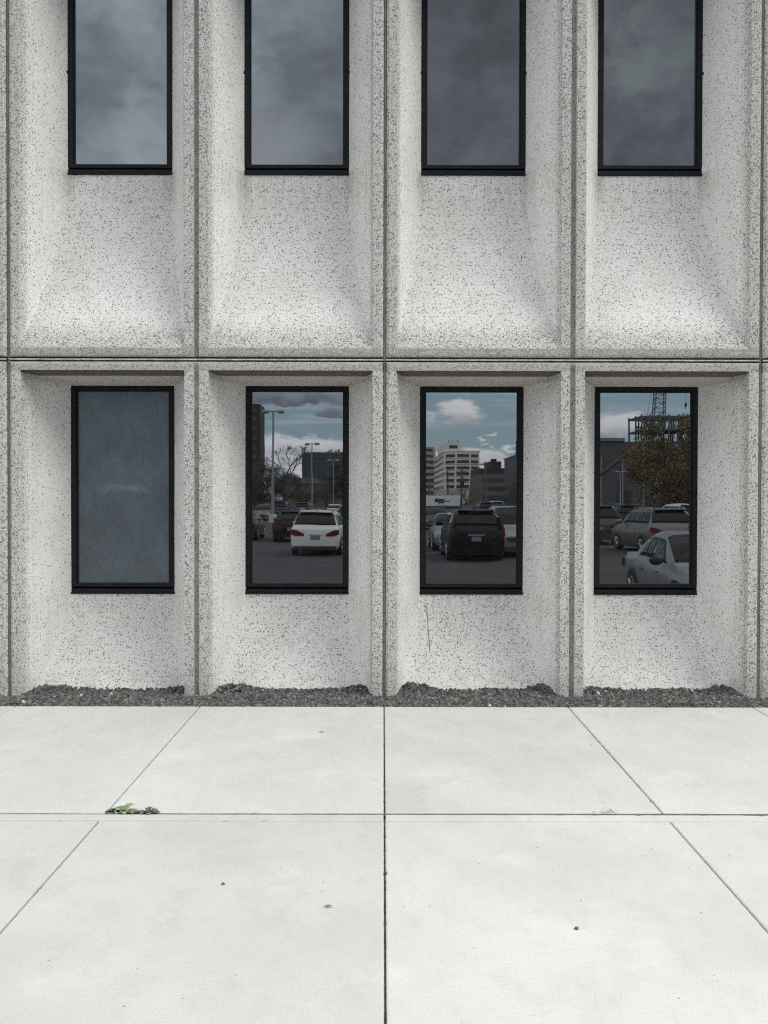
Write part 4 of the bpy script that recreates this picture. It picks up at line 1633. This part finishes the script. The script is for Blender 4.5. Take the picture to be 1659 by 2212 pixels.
def leaf_cloud(centres, n, rs, size, cols, up=0.5):
    vs, fs, tn_ = [], [], []
    for i in range(n):
        c, rad = rs.choice(centres)
        v = Vector((rs.gauss(0, 1), rs.gauss(0, 1), rs.gauss(0, .7)))
        if v.length > 1.9:
            v *= 1.9 / v.length
        p = c + v * rad * .48
        s = size * rs.uniform(.6, 1.4)
        a = Vector((rs.uniform(-1, 1), rs.uniform(-1, 1), rs.uniform(-1, 1))).normalized()
        b_ = a.cross(Vector((rs.uniform(-1, 1), rs.uniform(-1, 1), rs.uniform(-1, 1)))).normalized()
        k = len(vs)
        vs += [p - a * s, p - b_ * s * .55, p + a * s, p + b_ * s * .55]
        fs.append((k, k + 1, k + 2, k + 3))
        f = mnoise.noise(p * .55) * .5 + .5
        f = min(1, max(0, f + rs.uniform(-.22, .22)))
        c0, c1 = cols
        col = [c0[q] + (c1[q] - c0[q]) * f for q in range(3)]
        g = rs.uniform(.7, 1.25)
        tn_ += [[q * g for q in col]] * 4
    return vs, fs, np.array(tn_)


def tree(px, ytop, dist, width, label, cols, seed, n=2600, trunk=.28, group='trees beyond the car park'):
    rs = random.Random(seed)
    top = far(px, ytop, dist)
    h = top.z - LOT
    root = empty('tree', (top.x, top.y, LOT))
    tag(root, label, 'tree', group)
    mb = MB()
    tips = []
    mb.tube([(0, 0, -.1), (.05, 0, h * .18), (0, .05, h * .32)], [trunk, trunk * .8, trunk * .7], 8, cap=False)
    for k in range(5):
        a = 2 * math.pi * k / 5 + rs.uniform(-.4, .4)
        limbs(mb, Vector((0, .03, h * .28)), Vector((math.cos(a) * .75, math.sin(a) * .75, rs.uniform(.55, 1.3))).normalized(), h * .24, trunk * .45, 2, tips, rs)
    mb.build('trunk', M['bark'], root, 60)
    cs = []
    for k in range(34):
        a = rs.uniform(0, 6.283)
        zz = rs.uniform(.24, .96)
        prof = math.sin(math.pi * min(1, (zz - .10) / .98)) ** .6
        rr = width * .5 * prof * math.sqrt(rs.uniform(.12, 1))
        cs.append((Vector((math.cos(a) * rr, math.sin(a) * rr, h * zz)), width * rs.uniform(.10, .20)))
    vs, fs, tn_ = leaf_cloud(cs, int(n * 4), rs, h * .0115, cols)
    mesh('crown', vs, fs, M['leafy'], root, None, tn_)
    return root


GRN = ((.018, .026, .014), (.060, .068, .030))
AUT = ((.030, .034, .016), (.20, .135, .035))
BRN = ((.040, .032, .022), (.105, .080, .050))
tree(1452, 905, 70, 8.2, 'large autumn tree turning yellow before the steel frame', AUT, 5, 5200, .30)
tree(1560, 940, 78, 8.0, 'second autumn tree at the right edge of the fourth window', AUT, 6, 3000, .28)
tree(552, 995, 130, 6.5, 'dark green tree at the foot of the dark tower', GRN, 7)
tree(590, 1008, 140, 6.5, 'round dark green tree left of the bare tree', GRN, 8)
tree(618, 1026, 150, 6.0, 'low olive tree right below the bare tree', BRN, 9)
tree(665, 1045, 165, 6.0, 'brownish bushy tree before the brick deck', BRN, 10)
tree(706, 1050, 160, 5.5, 'small brownish tree right of the middle lamp pole', BRN, 11)
tree(742, 990, 190, 8.0, 'tall dark tree beside the far lamp pole', GRN, 12)
tree(500, 990, 120, 7.0, 'tree left of the dark tower foot, outside the window', GRN, 13)
tree(1010, 1053, 260, 9.0, 'dark tree under the white concrete tower', GRN, 14)
tree(955, 1057, 255, 9.0, 'dark tree behind the white site trailer', GRN, 15)
tree(1120, 1040, 150, 5.5, 'dark tree before the dark grey hall', GRN, 16)
tree(860, 1010, 200, 9.0, 'dark tree between the second and third window views', GRN, 17)
tree(1210, 1005, 190, 9.0, 'dark tree between the grey hall and the metal hall', GRN, 18)
tree(420, 1000, 170, 10.0, 'broad tree far left beyond the car park', BRN, 19)
tree(1700, 960, 150, 10.0, 'broad tree far right beyond the car park', AUT, 20)
# bare tree
rs = random.Random(21)
top = far(630, 955, 180)
root = empty('bare_tree', (far(612, 1090, 180).x, top.y, LOT))
tag(root, 'leafless leaning tree against the clouds beside the tallest lamp pole', 'tree', 'trees beyond the car park')
hh = top.z - LOT
mb = MB()
tips = []
mb.tube([(0, 0, -.1), (.25, 0, hh * .25), (.7, 0, hh * .45)], [.32, .27, .22], 7, cap=False)
mb.build('trunk', M['bark'], root, 60)
mb = MB()
limbs(mb, Vector((.7, 0, hh * .45)), Vector((.35, 0, 1)).normalized(), hh * .19, .17, 5, tips, rs, .75, .028)
limbs(mb, Vector((.35, 0, hh * .32)), Vector((.6, .2, 1)).normalized(), hh * .20, .15, 4, tips, rs, .75, .028)
limbs(mb, Vector((.7, 0, hh * .45)), Vector((-.5, 0, 1)).normalized(), hh * .17, .12, 4, tips, rs, .8, .028)
mb.build('branches', M['bark'], root, 60)


# ------------------------------------------------------------------ weeds, pebbles and leaf litter on the walk
def ground_at(px, py, z=0.0):
    d = (CAM_Z - z) * FPX / (py - 1078.0)
    return Vector(((px - 829.5) * d / FPX, CAM_Y + d, z))


def leaf_blade(vs, fs, tn_, base_, ang, length, width, lift, col, curl=.3, lobes=0):
    n = 7
    d = Vector((math.cos(ang), math.sin(ang), 0))
    s = Vector((-math.sin(ang), math.cos(ang), 0))
    k = len(vs)
    for i in range(n + 1):
        t = i / n
        w = width * (math.sin(math.pi * min(1, t * .92 + .06)) ** .8) * (1 + (.35 if lobes and i % 2 else 0))
        z = .55 * lift * math.sin(t * 1.7) * length - curl * length * t * t
        c = base_ + d * length * t + Vector((0, 0, max(z, 0.002)))
        fold = Vector((0, 0, w * .35))
        g = .85 + .3 * t
        vs += [c + s * w + fold, c, c - s * w + fold]
        tn_ += [[q * g for q in col]] * 3
    for i in range(n):
        a = k + i * 3
        fs += [(a, a + 1, a + 4, a + 3), (a + 1, a + 2, a + 5, a + 4)]


def weed(px, py, label, leaves, seed):
    rs = random.Random(seed)
    p = ground_at(px, py, 0.0)
    root = empty('weed', p)
    root.scale = (0.84, 0.84, 0.84)
    tag(root, label, 'weed', 'weeds in the sidewalk joint')
    for (ox, ang, ln_, wd, lift, col) in leaves:
        vs, fs, tn_ = [], [], []
        leaf_blade(vs, fs, tn_, Vector((ox, 0, .0)), R(ang), ln_, wd, lift, col, .25, 1)
        mesh('leaf', vs, fs, M['leafy'], root, 60, np.array(tn_))
    s = MB()
    for k in range(4):
        x = rs.uniform(-.02, .02)
        s.tube([(x, 0, -.02), (x * 1.5, 0, .012)], .0035, 5)
    s.build('stem', M['leafy'], root)
    return root


LG, MG, DG = (.225, .30, .155), (.155, .205, .115), (.09, .115, .085)
weed(268, 1758, 'broad leaved green weed where the sidewalk joints meet',
     [(0, 48, .080, .022, 1.0, LG), (-.01, 155, .075, .024, .5, (.09, .14, .105)), (-.03, 170, .085, .022, .30, DG), (0, 200, .055, .022, .8, LG), (0, -70, .055, .022, .55, LG), (.02, -40, .06, .020, .5, MG),
      (.01, 10, .085, .012, .40, MG), (.02, -12, .095, .010, .30, DG), (0, 110, .05, .018, 1.2, MG), (-.02, -110, .045, .020, .5, LG), (.03, -25, .06, .016, .35, MG), (-.06, 180, .05, .020, .3, DG)], 3)
weed(319, 1760, 'small grey green weed right of the broad leaved one',
     [(0, 175, .085, .012, .35, DG), (0, 10, .075, .022, .45, (.10, .13, .09)), (0, 80, .05, .008, 1.2, DG), (0, 110, .045, .008, 1.1, DG), (0, -60, .045, .014, .4, MG), (0, 215, .05, .014, .4, MG), (0, 55, .05, .007, 1.1, DG)], 4)


def tuft(px, py, label, n, seed, col, ln_, z=0.0):
    rs = random.Random(seed)
    p = ground_at(px, py, z)
    vs, fs, tn_ = [], [], []
    for k in range(n):
        ang = rs.uniform(0, 6.283)
        leaf_blade(vs, fs, tn_, Vector((rs.uniform(-.05, .05), rs.uniform(-.006, .006), 0)), ang, ln_ * rs.uniform(.5, 1.1), .0016, rs.uniform(.5, 1.4), [c * rs.uniform(.7, 1.3) for c in col], .3)
    o = mesh('grass_tuft', vs, fs, M['leafy'], None, 60, np.array(tn_))
    o.location = p
    tag(o, label, 'grass tuft')


tuft(1310, 1757, 'thin dry grass tuft in the open sidewalk joint', 14, 5, (.13, .115, .075), .050)
tuft(1470, 1520, 'thin green grass tuft growing out of the gravel', 26, 6, (.16, .19, .11), .09, 0.0)

PEBBLES = [(483, 1916), (1252, 2012), (1283, 1609)]
stone_m = paint('pebble_stone', (0.10, 0.095, 0.09), .85, 0, .3, 60)
for i, (px, py) in enumerate(PEBBLES):
    p = ground_at(px, py)
    s = (.0045, .005, .0035, .004)[i % 4] * (1.3 if i < 2 else .9)
    v = base * np.array([1.2, .9, .6]) * s + rng.uniform(-.35, .35, (8, 3)) * s
    v = v @ np.array([[math.cos(i), -math.sin(i), 0], [math.sin(i), math.cos(i), 0], [0, 0, 1]]).T
    o = mesh('pebble', v, bf, stone_m)
    md = o.modifiers.new('round', 'BEVEL')
    md.width = s * .25
    md.segments = 2
    o.location = (p.x, p.y, s * .5)
    lab = 'dark pebble alone on the grey left slab' if i == 0 else ('largest dark pebble in the middle of the right slab' if i == 1 else 'small dark pebble beside the slanting joint on the upper right slab')
    tag(o, lab, 'pebble', 'pebbles scattered on the walk')
for (px, py, ang, lab) in ((703, 1966, 5, 'small brown fallen leaf on the grey left slab'), (692, 1584, -4, 'tiny dry leaf near the gravel on the upper slab')):
    p = ground_at(px, py)
    vs, fs, tn_ = [], [], []
    leaf_blade(vs, fs, tn_, Vector((0, 0, .003)), R(ang), .032, .007, .25, (.13, .10, .08), .1)
    o = mesh('fallen_leaf', vs, fs, M['leafy'], None, 60, np.array(tn_))
    o.location = p
    tag(o, lab, 'leaf')
